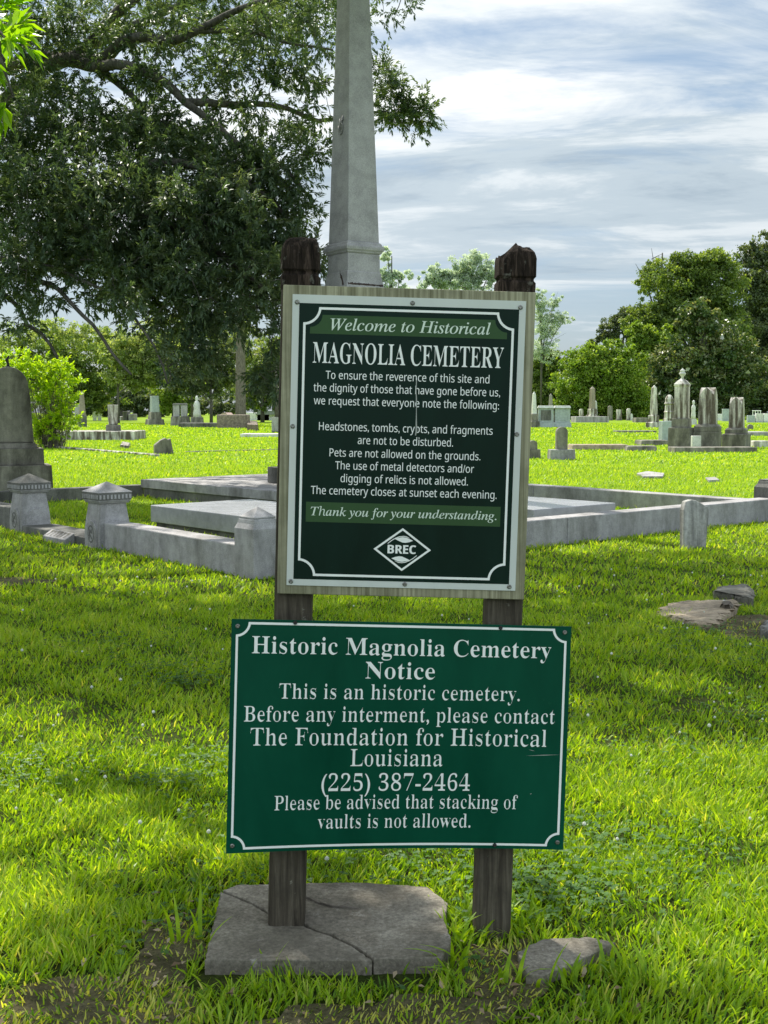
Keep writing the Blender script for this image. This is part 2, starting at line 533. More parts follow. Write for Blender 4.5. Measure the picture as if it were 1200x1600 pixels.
def gh(x, y):
    """the ground swells a little where the sign stands"""
    d = np.sqrt(((np.asarray(x) - 0.05) / 1.5) ** 2 + ((np.asarray(y) - 3.05) / 1.15) ** 2)
    t = np.clip((1.25 - d) / 0.8, 0, 1)
    return 0.045 * t * t * (3 - 2 * t)

th = MB()
NX, NY = 112, 160
for j_ in range(NY + 1):
    for i_ in range(NX + 1):
        x_, y_ = -14 + 28 * i_ / NX, -4 + 21 * j_ / NY
        th.v.append((x_, y_, 0.002 + float(gh(x_, y_))))
th.f = [(j_ * (NX + 1) + i_, j_ * (NX + 1) + i_ + 1, (j_ + 1) * (NX + 1) + i_ + 1, (j_ + 1) * (NX + 1) + i_) for j_ in range(NY) for i_ in range(NX)]
tag(th.build('turf', M['thatch']), kind='structure')

def blob_poly(cx, cy, rx, ry, n=40, seed=0, amp=0.28):
    out = []
    for k in range(n):
        a = 2 * math.pi * k / n
        r = 1 + amp * mnoise.noise(Vector((2.2 * math.cos(a) + seed, 2.2 * math.sin(a), seed * 1.7))) * 1.8
        out.append((cx + rx * r * math.cos(a), cy + ry * r * math.sin(a)))
    return out
SOILS = [blob_poly(-0.78, 2.62, 0.50, 0.30, 60, 1.3), blob_poly(0.30, 2.98, 0.12, 0.20, 40, 4.1),
         blob_poly(2.52, 8.15, 0.42, 0.50, 40, 2.2), blob_poly(-3.25, 10.3, 0.35, 0.25, 30, 5.2),
         blob_poly(-0.57, 3.12, 0.10, 0.22, 40, 8.8), blob_poly(0.05, 2.72, 0.30, 0.12, 30, 6.1)]
for i, pl in enumerate(SOILS):
    s_ = MB()
    cx_ = sum(p_[0] for p_ in pl) / len(pl); cy_ = sum(p_[1] for p_ in pl) / len(pl)
    rings_ = []
    for q_ in (1.0, .75, .5, .25):
        rings_ += [(cx_ + (x - cx_) * q_, cy_ + (y - cy_) * q_) for x, y in pl]
    n_ = len(pl)
    s_.add([(x, y, float(gh(x, y)) + 0.006 + 0.0015 * i) for x, y in rings_],
           [(a * n_ + b, a * n_ + (b + 1) % n_, (a + 1) * n_ + (b + 1) % n_, (a + 1) * n_ + b) for a in range(3) for b in range(n_)] + [tuple(range(3 * n_, 4 * n_))])
    tag(s_.build('soil', M['soil']), kind='structure')

def inside(px, py, poly):
    x = np.asarray(px); y = np.asarray(py)
    res = np.zeros(x.shape, bool)
    n = len(poly)
    for i in range(n):
        x0, y0 = poly[i]; x1, y1 = poly[(i + 1) % n]
        if y0 == y1: continue
        c = ((y0 > y) != (y1 > y)) & (x < (x1 - x0) * (y - y0) / (y1 - y0) + x0)
        res ^= c
    return res

# ------------------------------------------------------------------ the sign
U0 = Vector((0.0561, 3.1650, 1.4059))
MU = Matrix(((0.99942645, -0.018733116, 0.028210662), (0.018726888, 0.99982452, 0.00048498), (-0.028214797, 4.3593e-05, 0.99960188)))
PCOR = [Vector(v) for v in ((-0.398, 3.1086, 0.9518), (0.5013, 3.1785, 0.9187), (0.4843, 3.1612, 0.311), (-0.4178, 3.0906, 0.3271))]

def board_pt(u, v, out=0.0):
    return U0 + MU @ Vector((u, -out, v))
_n = ((PCOR[1] - PCOR[0]).cross(PCOR[2] - PCOR[0])).normalized()
if _n.y > 0: _n = -_n                     # towards the viewer
PW, PH = 0.457, 0.3075
def notice_pt(u, v, out=0.0):
    """a point of the lower sheet, which is a little bowed between its fixings"""
    s = (u + PW) / (2 * PW); t = (PH - v) / (2 * PH)
    top = PCOR[0].lerp(PCOR[1], s); bot = PCOR[3].lerp(PCOR[2], s)
    p = top.lerp(bot, t)
    bow = (0.003 + 0.024 * t ** 1.5) * (1 - (u / PW) ** 2)
    return p + _n * (out - bow)

def serif_bold(s):
    o = ''
    for c in s:
        if 'A' <= c <= 'Z': o += chr(0x1D400 + ord(c) - 65)
        elif 'a' <= c <= 'z': o += chr(0x1D41A + ord(c) - 97)
        elif '0' <= c <= '9': o += chr(0x1D7CE + ord(c) - 48)
        else: o += c
    return o
def serif_italic(s):
    o = ''
    for c in s:
        if c == 'h': o += '\u210e'
        elif 'A' <= c <= 'Z': o += chr(0x1D434 + ord(c) - 65)
        elif 'a' <= c <= 'z': o += chr(0x1D44E + ord(c) - 97)
        else: o += c
    return o
def sans(s):
    o = ''
    for c in s:
        if 'A' <= c <= 'Z': o += chr(0x1D5A0 + ord(c) - 65)
        elif 'a' <= c <= 'z': o += chr(0x1D5BA + ord(c) - 97)
        else: o += c
    return o
def sans_bold(s):
    return ''.join(chr(0x1D5D4 + ord(c) - 65) if 'A' <= c <= 'Z' else c for c in s)

def outlines(txt, space=1.0):
    """the letter outlines of a line of text as closed polygons"""
    cu = bpy.data.curves.new('line', 'FONT')
    cu.body = txt
    cu.resolution_u = 5
    cu.space_word = space
    ob = bpy.data.objects.new('line', cu)
    COL.objects.link(ob)
    dg = bpy.context.evaluated_depsgraph_get()
    c2 = ob.evaluated_get(dg).to_curve(dg)
    polys = []
    for sp in c2.splines:
        bp = sp.bezier_points
        n = len(bp)
        pts = []
        for i in range(n):
            a, b = bp[i], bp[(i + 1) % n]
            p0, p1, p2, p3 = [np.array(w[:2]) for w in (a.co, a.handle_right, b.handle_left, b.co)]
            straight = np.linalg.norm(p1 - p0) + np.linalg.norm(p2 - p1) + np.linalg.norm(p3 - p2) < np.linalg.norm(p3 - p0) * 1.0005
            st = 1 if straight else 5
            for k in range(st):
                t = k / st
                pts.append((1 - t) ** 3 * p0 + 3 * (1 - t) ** 2 * t * p1 + 3 * (1 - t) * t * t * p2 + t ** 3 * p3)
        if len(pts) > 2: polys.append((np.array(pts), sp.character_index))
    bpy.data.objects.remove(ob)
    bpy.data.curves.remove(cu)
    return polys

def thin_x(p, d, hole):
    """change the weight of upright strokes by d without touching the hairlines"""
    area = 0.5 * np.sum(p[:, 0] * np.roll(p[:, 1], -1) - np.roll(p[:, 0], -1) * p[:, 1])
    t = np.roll(p, -1, 0) - p
    t = t / (np.linalg.norm(t, axis=1, keepdims=True) + 1e-9)
    tt = t + np.roll(t, 1, 0)
    nx = np.stack([tt[:, 1], -tt[:, 0]], 1)
    nx = nx / (np.linalg.norm(nx, axis=1, keepdims=True) + 1e-9)
    if area < 0: nx = -nx            # now pointing out of the polygon
    if hole: nx = -nx                # out of the inked shape
    q = p.copy()
    q[:, 0] += np.clip(nx[:, 0], -0.8, 0.8) / 0.8 * d
    return q

def text_mesh(name, txt, style, u, v, width, cap, place, parent, mat, weight=0.0, shear=0.0, out=0.001, space=1.0):
    fn = {'bold': serif_bold, 'italic': serif_italic, 'sans': sans, 'sansbold': sans_bold}[style]
    polys = outlines(fn(txt), space)
    ref = outlines(fn('H'))
    ch = max(p[:, 1].max() for p, _ in ref)
    boxes = [(p[:, 0].min(), p[:, 0].max(), p[:, 1].min(), p[:, 1].max(), ci) for p, ci in polys]
    new = []
    for i, (p, ci) in enumerate(polys):
        b = boxes[i]
        hole = any(j != i and o[4] == ci and o[0] < b[0] and o[1] > b[1] and o[2] < b[2] and o[3] > b[3] for j, o in enumerate(boxes))
        w = weight if ci < len(txt) and txt[ci].isalnum() else 0.0
        if style == 'italic' and ci < len(txt) and txt[ci] == 'h': w = weight - 0.016
        q = thin_x(p, w, hole) if w else p.copy()
        q[:, 0] += q[:, 1] * shear
        new.append(q)
    x0 = min(q[:, 0].min() for q in new); x1 = max(q[:, 0].max() for q in new)
    sx = width / (x1 - x0); sy = cap / ch
    cu = bpy.data.curves.new('line', 'CURVE')
    cu.dimensions = '2D'
    cu.fill_mode = 'BOTH'
    for q in new:
        sp = cu.splines.new('POLY')
        sp.points.add(len(q) - 1)
        sp.use_cyclic_u = True
        co = np.zeros((len(q), 4), np.float32)
        co[:, 0] = (q[:, 0] - (x0 + x1) / 2) * sx * 100
        co[:, 1] = q[:, 1] * sy * 100
        co[:, 3] = 1
        sp.points.foreach_set('co', co.ravel())
    ob = bpy.data.objects.new('line', cu)
    COL.objects.link(ob)
    dg = bpy.context.evaluated_depsgraph_get()
    me = bpy.data.meshes.new_from_object(ob.evaluated_get(dg), depsgraph=dg)
    bpy.data.objects.remove(ob)
    me.name = name
    for w in me.vertices:
        w.co = place(u + w.co.x / 100, v + w.co.y / 100, out)
    me.materials.clear()
    return link_mesh(name, me, mat, parent)

def flat_poly(name, pts, place, mat, parent, out, holes=None):
    m = MB()
    m.add([place(u, v, out) for u, v in pts], [tuple(range(len(pts)))])
    return m.build(name, mat, parent)

def frame_strip(name, hu, hv, r, wd, place, mat, parent, out, cu=0.0, cv=0.0, bump=0.0, bow_n=10):
    """border line with concave notched corners; hu, hv = half sizes, r = notch radius"""
    def loop(hu, hv, r, d):
        pts = []
        for sx, sy, a0 in ((1, 1, 270), (-1, 1, 0), (-1, -1, 90), (1, -1, 180)):
            cx, cy = sx * (hu + d), sy * (hv + d)
            rr = r + d * 0
            arc = []
            for k in range(9):
                a = R(a0 - 90 * k / 8)
                arc.append((cx + rr * math.cos(a), cy + rr * math.sin(a)))
            pts.append(arc)
        res = []
        for i, arc in enumerate(pts):
            res += arc
            nx = pts[(i + 1) % 4][0]
            for k in range(1, bow_n):
                t = k / bow_n
                res.append((arc[-1][0] * (1 - t) + nx[0] * t, arc[-1][1] * (1 - t) + nx[1] * t))
        return res
    A = loop(hu, hv, r, 0.0)
    B = []
    n = len(A)
    # inner loop: same construction moved inwards, notch radius grown so the line keeps its width
    def loop_in():
        pts = []
        for sx, sy, a0 in ((1, 1, 270), (-1, 1, 0), (-1, -1, 90), (1, -1, 180)):
            cx, cy = sx * hu, sy * hv
            rr = r + wd
            da = math.degrees(math.asin(min(0.9, wd / rr)))
            arc = []
            for k in range(9):
                a = R(a0 - da - (90 - 2 * da) * k / 8)
                arc.append((cx + rr * math.cos(a), cy + rr * math.sin(a)))
            pts.append(arc)
        res = []
        for i, arc in enumerate(pts):
            res += arc
            nx = pts[(i + 1) % 4][0]
            for k in range(1, bow_n):
                t = k / bow_n
                res.append((arc[-1][0] * (1 - t) + nx[0] * t, arc[-1][1] * (1 - t) + nx[1] * t))
        return res
    B = loop_in()
    m = MB()
    m.add([place(cu + x, cv + y, out) for x, y in A] + [place(cu + x, cv + y, out) for x, y in B],
          [(i, (i + 1) % n, n + (i + 1) % n, n + i) for i in range(n)])
    return m.build(name, mat, parent)

def disc_screw(name, p, nrm, r, mat, parent, h=0.003):
    m = MB()
    q = nrm.to_track_quat('Z', 'Y').to_matrix()
    prof = [(r, 0), (r * 0.92, h * 0.6), (r * 0.6, h), (r * 0.25, h * 0.9)]
    n = 14
    vs = []
    for rr, z in prof:
        for k in range(n):
            a = 2 * math.pi * k / n
            vs.append(p + q @ Vector((rr * math.cos(a), rr * math.sin(a), z)))
    fs = [(n * i + k, n * i + (k + 1) % n, n * (i + 1) + (k + 1) % n, n * (i + 1) + k) for i in range(3) for k in range(n)]
    fs.append(tuple(range(3 * n, 4 * n)))
    m.add(vs, fs)
    # the cross slot
    m.add([p + q @ Vector((x, y, h * 1.02)) for x, y in ((-r * .5, -r * .1), (r * .5, -r * .1), (r * .5, r * .1), (-r * .5, r * .1))], [(0, 1, 2, 3)])
    return m.build(name, mat, parent)

def build_sign():
    root = thing('cemetery_sign', 'two green cemetery notice boards one above the other on two dark weathered wooden posts', 'sign', (0, 0, 0))
    nrm = MU @ Vector((0, -1, 0))
    # posts
    hw = 0.0505
    for side, uc, zb, zt, seed in ((0, -0.287, -1.40, 0.535, 3.0), (1, 0.281, -1.42, 0.528, 9.0)):
        rows = [zb + (0.395 - zb) * k / 40 for k in range(41)]
        prof = [(z, hw) for z in rows]
        def ring_mesh(prof, flat_top=False, jit=0.0014):
            m = MB()
            per = 6
            vs, fs = [], []
            cyc = []
            for k in range(4):
                for j in range(per):
                    t = j / per
                    c = [(-1, -1), (1, -1), (1, 1), (-1, 1)]
                    a, b = c[k], c[(k + 1) % 4]
                    cyc.append((a[0] * (1 - t) + b[0] * t, a[1] * (1 - t) + b[1] * t))
            n = len(cyc)
            for z, h in prof:
                for x, y in cyc:
                    k = 0.93 if abs(x) > 0.99 and abs(y) > 0.99 else 1.0
                    d = mnoise.noise(Vector((x * 5 + seed, y * 5, z * 5))) * jit + mnoise.noise(Vector((x * 9 + seed, y * 9, z * 1.5 + 5))) * jit
                    uu = uc + (h + d) * x * k
                    vv = (hw + 0.024) + (h + d) * y * k
                    vs.append(board_pt(uu, z, -vv))
            for i in range(len(prof) - 1):
                for k in range(n):
                    fs.append((n * i + k, n * i + (k + 1) % n, n * (i + 1) + (k + 1) % n, n * (i + 1) + k))
            fs.append(tuple(reversed(range(n))))
            fs.append(tuple(range(n * (len(prof) - 1), n * len(prof))))
            m.add(vs, fs)
            return m
        p = ring_mesh(prof).build('post', M['post'], root, smooth=False)
        # the rotted top with a groove round it
        top = [(0.396, hw), (0.41, hw * 1.0), (0.432, hw), (0.438, hw * 0.9), (0.443, hw * 0.9), (0.449, hw * 1.01)]
        for k in range(1, 6): top.append((0.449 + (zt - 0.449) * 0.45 * k / 5, hw * (1.01 - 0.004 * k)))
        zc = top[-1][0]
        for k in range(1, 8):
            a = k / 7 * math.pi / 2
            top.append((zc + (zt - zc) * math.sin(a), hw * (0.30 + 0.70 * math.cos(a) ** 0.8)))
        tm = ring_mesh(top, jit=0.004)
        vs = []
        for v in tm.v:
            v = Vector(v)
            zz = (MU.transposed() @ (v - U0)).z
            k = max(0.0, (zz - 0.46) / 0.07)
            d = mnoise.noise(v * 45 + Vector((seed, 0, 0))) * 0.006 * k + mnoise.noise(v * 110) * 0.004 * k
            if side == 1 and k > 0:
                uu = (MU.transposed() @ (v - U0)).x - uc
                d -= 0.03 * k * math.exp(-((uu + 0.030) / 0.014) ** 2) - 0.008 * k * math.exp(-((uu + 0.008) / 0.01) ** 2)
            vs.append(tuple(v + Vector((d * 0.5, 0, d))))
        tm.v = vs
        tm.build('post_top', M['post_top'], p, smooth=False)
    # upper board
    bm_ = MB()
    hu, hv = 0.329, 0.405
    vs = [board_pt(x, z, y) for y in (-0.003, -0.0235) for x, z in ((-hu, -hv), (hu, -hv), (hu, hv), (-hu, hv))]
    bm_.add(vs, [(0, 1, 2, 3), (7, 6, 5, 4), (1, 0, 4, 5), (2, 1, 5, 6), (3, 2, 6, 7), (0, 3, 7, 4)])
    bm_.build('backing_board', M['backing'], root, bevel=0.002)
    pm = MB()
    pu, pv = 0.304, 0.381
    vs = [board_pt(x, z, y) for y in (0.0, -0.0028) for x, z in ((-pu, -pv), (pu, -pv), (pu, pv), (-pu, pv))]
    pm.add(vs, [(0, 1, 2, 3), (7, 6, 5, 4), (1, 0, 4, 5), (2, 1, 5, 6), (3, 2, 6, 7), (0, 3, 7, 4)])
    wp = pm.build('welcome_panel', M['vinyl_grey'], root)
    flat_poly('dark_field', [(-0.286, -0.364), (0.2865, -0.364), (0.2865, 0.359), (-0.286, 0.359)], board_pt, M['dark_green'], wp, 0.0006)
    frame_strip('border', 0.2749, 0.3522, 0.0405, 0.0062, board_pt, M['vinyl'], wp, 0.0012, 0, -0.0025)
    # bands
    arc_l = []
    for k in range(7):
        a = R(-90 + 90 * k / 6)
        arc_l.append((-0.2570 + 0.032 * math.cos(a) * 1.0 - 0.0, 0.3300 + 0.032 * math.sin(a)))
    band = [(-0.257, 0.281), (0.257, 0.281)] + [(-x, y) for x, y in arc_l] + list(reversed(arc_l))
    flat_poly('green_band', band, board_pt, M['mid_green'], wp, 0.0012)
    flat_poly('green_band', [(-0.257, -0.211), (0.257, -0.211), (0.257, -0.1582), (-0.257, -0.1582)], board_pt, M['mid_green'], wp, 0.0012)
    T = [("Welcome to Historical", 'italic', 0.0045, 0.2915, 0.4179, 0.0300, 'vinyl_pale', 0.008, -0.04),
         ("MAGNOLIA CEMETERY", 'bold', 0.0010, 0.2060, 0.498, 0.0530, 'vinyl', -0.012, 0),
         ("To ensure the reverence of this site and", 'sans', 0.0009, 0.1651, 0.4282, 0.0209, 'vinyl', 0.002, 0),
         ("the dignity of those that have gone before us,", 'sans', 0, 0.1318, 0.4884, 0.0209, 'vinyl', 0.002, 0),
         ("we request that everyone note the following:", 'sans', 0, 0.098, 0.4854, 0.0209, 'vinyl', 0.002, 0),
         ("Headstones, tombs, crypts, and fragments", 'sans', 0.0003, 0.0311, 0.4562, 0.0209, 'vinyl', 0.002, 0),
         ("are not to be disturbed.", 'sans', 0, -0.0027, 0.2504, 0.0209, 'vinyl', 0.002, 0),
         ("Pets are not allowed on the grounds.", 'sans', 0, -0.0369, 0.3969, 0.0209, 'vinyl', 0.002, 0),
         ("The use of metal detectors and/or", 'sans', 0, -0.0704, 0.3653, 0.0209, 'vinyl', 0.002, 0),
         ("digging of relics is not allowed.", 'sans', 0, -0.1040, 0.3355, 0.0209, 'vinyl', 0.002, 0),
         ("The cemetery closes at sunset each evening.", 'sans', 0, -0.1372, 0.4901, 0.0212, 'vinyl', 0.002, 0),
         ("Thank you for your understanding.", 'italic', 0.0012, -0.1936, 0.4908, 0.0225, 'vinyl_pale', 0.008, -0.04)]
    for t, st, u, v, w, c, mt, wt, sh in T:
        text_mesh('lettering', t, st, u, v, w, c, board_pt, wp, M[mt], wt, sh, 0.0018)
    # emblem
    em = MB()
    A = [(0, -0.2213), (-0.0762, -0.2783), (0, -0.3358), (0.0762, -0.2783)]
    cx, cy = 0, -0.2785
    B = [(cx + (x - cx) * 0.885, cy + (y - cy) * 0.885) for x, y in A]
    em.add([board_pt(x, y, 0.0014) for x, y in A] + [board_pt(x, y, 0.0014) for x, y in B],
           [(i, (i + 1) % 4, 4 + (i + 1) % 4, 4 + i) for i in range(4)])
    eo = em.build('emblem', M['vinyl'], wp)
    lm = MB()
    for sg in (1, -1):
        def q(x, y): return board_pt(sg * x * 0.00171, -0.2783 + sg * y * 0.00171, 0.0014)
        up = [(-12, 16.3), (-7, 18.0), (0, 19.3), (6, 18.6), (11, 16.6), (16.5, 14.0)]
        lo = [(11, 11.8), (5, 10.6), (0, 10.9), (-6, 13.4)]
        pts = list(reversed(up + lo))
        lm.add([q(*p) for p in pts], [tuple(range(len(pts)))])
        o1 = [(-23, 9.3), (-17, 14.3), (-11, 18.0), (-5, 20.4), (1, 21.2), (6, 20.6), (11, 18.0)]
        o2 = [(-22.4, 8.5), (-16.5, 13.2), (-10.6, 16.9), (-4.6, 19.3), (1, 20.1), (5.7, 19.5), (11, 17.5)]
        lm.add([q(*p) for p in o1 + o2], [(i, i + 1, 7 + i + 1, 7 + i) for i in range(6)])
    lm.build('emblem_leaves', M['vinyl'], wp)
    text_mesh('lettering', 'BREC', 'sansbold', -0.0012, -0.2893, 0.0755, 0.0227, board_pt, wp, M['vinyl'], 0.02, 0, 0.0014)
    for u, v in ((-.2918, .3611), (.008, .3672), (.2895, .3645), (-.2965, .0391), (.2925, .0346), (-.2925, -.3706), (.0094, -.3706), (.2875, -.3706)):
        disc_screw('screw', board_pt(u, v, 0.0008), nrm, 0.0062, M['metal'], wp)
    dm = MB()
    dr = [(0.0241, 0.168, .0012), (0.0238, 0.140, .0009), (0.0255, 0.118, .0015), (0.0262, 0.09, .0008), (0.0268, 0.06, .0016), (0.0280, 0.035, .0024), (0.0255, 0.024, .0012)]
    dm.add([board_pt(u - w, v, 0.0022) for u, v, w in dr] + [board_pt(u + w, v, 0.0022) for u, v, w in dr], [(i, 7 + i, 8 + i, i + 1) for i in range(6)])
    dm.build('drip_stain', M['stain'], wp)

    # lower sheet
    nx_, nz_ = 24, 14
    m = MB()
    for layer in (0.0, -0.0025):
        for j in range(nz_ + 1):
            for i in range(nx_ + 1):
                m.v.append(tuple(notice_pt(-PW + 2 * PW * i / nx_, PH - 2 * PH * j / nz_, layer)))
    K = (nx_ + 1) * (nz_ + 1)
    W_ = nx_ + 1
    for j in range(nz_):
        for i in range(nx_):
            a = j * W_ + i
            m.f.append((a, a + W_, a + W_ + 1, a + 1))
            m.f.append((K + a, K + a + 1, K + a + W_ + 1, K + a + W_))
    rim = [i for i in range(W_)] + [j * W_ + nx_ for j in range(1, nz_ + 1)] + [nz_ * W_ + i for i in range(nx_ - 1, -1, -1)] + [j * W_ for j in range(nz_ - 1, 0, -1)]
    for a, b in zip(rim, rim[1:] + rim[:1]): m.f.append((a, b, K + b, K + a))
    npn = m.build('notice_panel', M['bottle_green'], root)
    frame_strip('border', 0.4450, 0.2995, 0.033, 0.0062, notice_pt, M['vinyl'], npn, 0.0007, 0, 0.001, bow_n=14)
    T = [("Historic Magnolia Cemetery", 0.001, 0.2196, 0.8053, 0.0445, -0.014), ("Notice", -0.0042, 0.157, 0.1869, 0.0445, -0.014),
         ("This is an historic cemetery.", -0.002, 0.1013, 0.6496, 0.0400, -0.025), ("Before any interment, please contact", 0.0012, 0.0406, 0.8394, 0.0405, -0.025),
         ("The Foundation for Historical", 0.0, -0.0227, 0.8005, 0.0465, -0.025), ("Louisiana", -0.0053, -0.0794, 0.2505, 0.0460, -0.025),
         ("(225) 387-2464", -0.0055, -0.1469, 0.4027, 0.0455, -0.025), ("Please be advised that stacking of", -0.0016, -0.1963, 0.6594, 0.0385, -0.025),
         ("vaults is not allowed.", -0.006, -0.2491, 0.4161, 0.0385, -0.025)]
    for t, u, v, w, c, wt in T:
        text_mesh('lettering', t, 'bold', u, v, w, c, notice_pt, npn, M['vinyl'], wt, 0, 0.0010)
    for u, v in ((-.4407, .2891), (.4392, .2912), (.4406, -.2868), (-.4407, -.2874)):
        disc_screw('screw', notice_pt(u, v, 0.0004), _n, 0.0062, M['metal'], npn)
    for u, v in ((-.289, .3011), (.2632, .2995), (.2704, -.2975)):
        disc_screw('bolt', notice_pt(u, v, 0.0010), _n, 0.0055, M['black'], npn, 0.005)
    for (a, b, w) in (((.345, -.0482), (.441, -.0435), .0009), ((.352, -.031), (.37, -.035), .0006), ((.36, -.1545), (.366, -.1520), .0010)):
        sm = MB()
        sm.add([notice_pt(a[0], a[1], .0013), notice_pt((a[0] + b[0]) / 2, (a[1] + b[1]) / 2 - w, .0013), notice_pt(b[0], b[1], .0013), notice_pt((a[0] + b[0]) / 2, (a[1] + b[1]) / 2 + w, .0013)], [(0, 1, 2, 3)])
        sm.build('scratch', M['stain'], npn)
    # two spacers that hold the sheet off the posts
    for uc in (-0.287, 0.281):
        a = notice_pt(uc, 0.27, -0.0026)
        b = Vector((a.x, board_pt(uc, -0.5, -0.03).y, a.z))
        MB().tube([a, b], 0.008, 8).build('spacer', M['metal'], root)
    return root
build_sign()

# ------------------------------------------------------------------ slab under the sign
Z_SLAB = 0.088
def P2(px, py, z=Z_SLAB):
    p = gp(px, py, z)
    return (p.x, p.y)
slab_out = [P2(*p) for p in ((320, 1499), (508, 1500), (690, 1497), (706, 1470), (694, 1440), (700, 1412), (668, 1386), (560, 1379), (440, 1381), (372, 1383), (347, 1391), (334, 1440))]
crack = [P2(*p) for p in ((347, 1392), (372, 1402), (395, 1412), (418, 1425), (452, 1439), (476, 1444), (492, 1453), (516, 1460), (536, 1470), (552, 1477), (570, 1489), (582, 1499))]
def rough_prism(m, poly, z0, z1, jit=0.004, seed=0.0, bevel=0.006):
    """slab piece with a chipped, slightly uneven edge"""
    pts = []
    n = len(poly)
    for i in range(n):
        a, b = Vector((*poly[i], 0)), Vector((*poly[(i + 1) % n], 0))
        st = max(1, int((b - a).length / 0.009))
        for k in range(st):
            p = a.lerp(b, k / st)
            pts.append(p + Vector((mnoise.noise(p * 40 + Vector((seed, 0, 0))), mnoise.noise(p * 40 + Vector((0, seed, 7))), 0)) * jit + Vector((mnoise.noise(p * 130), mnoise.noise(p * 130 + Vector((5, 0, 0))), 0)) * jit * .8)
    c = sum(pts, Vector()) / len(pts)
    k = len(pts)
    rings = []
    for off, z in ((0, z0), (0, z1 - bevel), (bevel * 0.7, z1 - bevel * 0.2), (bevel * 1.6, z1)):
        ring = []
        for i, p in enumerate(pts):
            t = (pts[(i + 1) % k] - pts[i - 1]).normalized()
            nrm = Vector((-t.y, t.x, 0))
            e = max(.2, 1 + 1.6 * mnoise.noise(p * 60 + Vector((seed, 3, 1))) + 1.5 * max(0, mnoise.noise(p * 14 + Vector((seed, 8, 1))) - .25) * 4)
            ring.append((p.x + nrm.x * off * e, p.y + nrm.y * off * e, z + (mnoise.noise(p * 25) * 0.002 if z == z1 else 0)))
        rings.append(ring)
    vs = [v for r_ in rings for v in r_]
    fs = [(i + k * j, (i + 1) % k + k * j, (i + 1) % k + k * (j + 1), i + k * (j + 1)) for j in range(3) for i in range(k)]
    fs.append(tuple(range(3 * k, 4 * k)))
    m.add(vs, fs)
front = [slab_out[0], slab_out[1]] + [(x - 0.003, y - 0.003) for x, y in reversed(crack)] + [slab_out[11]]
back = [(x + 0.003, y + 0.003) for x, y in crack] + slab_out[2:10]
sm_ = MB()
rough_prism(sm_, front, -0.05, Z_SLAB, 0.003, 1.0, 0.003)
rough_prism(sm_, back, -0.05, Z_SLAB + 0.002, 0.003, 5.0, 0.003)
so_ = sm_.build('concrete_slab', M['concrete'])
tag(so_, 'large cracked grey concrete slab with the left sign post standing through it', 'slab')
frag_out = [P2(*p, 0.078) for p in ((808, 1486), (822, 1522), (850, 1523), (905, 1500), (960, 1472), (925, 1464), (850, 1466))]
fm = MB()
rough_prism(fm, frag_out, -0.05, 0.078, 0.006, 9.0, 0.003)
tag(fm.build('concrete_fragment', M['concrete']), 'smaller wedge of broken concrete in the grass right of the sign', 'slab')
# twig and small things on the slab
tm = MB()
tp = [gp(*p, Z_SLAB + 0.006) for p in ((476, 1400), (497, 1410), (520, 1416), (545, 1417), (562, 1420))]
tm.tube(tp, [0.0022, 0.003, 0.0028, 0.0026, 0.0016], 6)
tm.tube([gp(530, 1416, Z_SLAB + .007), gp(545, 1411, Z_SLAB + .010)], [0.0016, 0.001], 5)
tag(tm.build('twig', M['bark_grey']), 'thin dry twig lying on the concrete slab behind the left post', 'twig')

# ------------------------------------------------------------------ the walled plot
A0 = Vector((-1.14, 10.47, 0))
a1 = math.radians(41.0)
E1 = Vector((math.cos(a1), math.sin(a1), 0))
E2 = Vector((-math.sin(a1), math.cos(a1), 0))
a2 = math.radians(129.0)
EL = Vector((math.cos(a2), math.sin(a2), 0))
def plot(s, t): return A0 + E1 * s + E2 * t
def coping(name, label, p, q, w, h, mat, joints=(), bevel=0.012, cat='wall'):
    d = q - p
    root = thing(name, label, cat, p, math.atan2(d.y, d.x))
    cuts = [0.0] + list(joints) + [d.length]
    for a, b in zip(cuts, cuts[1:]):
        m = MB()
        m.box(a + 0.004, b - 0.004, -w / 2, w / 2, -0.1, h)
        m.build('wall_block', mat, root, bevel=bevel)
    return root
RW = A0 + E1 * 8.55
postR = A0 + EL * 3.12 + E1 * 0.14
postL = A0 + EL * 5.22 + E1 * 0.14
LC = A0 + EL * 9.6
off = E2 * 0.14
coping('granite_wall', 'long grey granite coping running right from behind the sign post, with upright joints', A0 + E1 * 0.31 + off, RW + off, 0.26, 0.30, M['granite'], (3.9, 6.3))
coping('granite_wall', 'short grey granite coping between the corner pillar and the gate pillar', A0 + EL * 0.31 + E1 * .14, postR - EL * 0.17, 0.26, 0.285, M['granite'])
coping('granite_wall', 'brownish stained granite coping at the left edge, left of both gate pillars', postL + EL * 0.17, LC + E1 * .14, 0.26, 0.285, M['granite_dark'], (1.9,))
coping('granite_wall', 'dark blackened low coping running behind the gate pillars from the left edge', LC + E1 * 0.3, LC + E1 * 4.0, 0.24, 0.20, M['granite_dark'])
BC = LC + E1 * 8.6
coping('granite_wall', 'pale low coping of the plot seen slanting across the lawn right of the sign', RW + E2 * 0.45, RW.lerp(BC, 0.97), 0.26, 0.26, M['granite'], (4.0,))

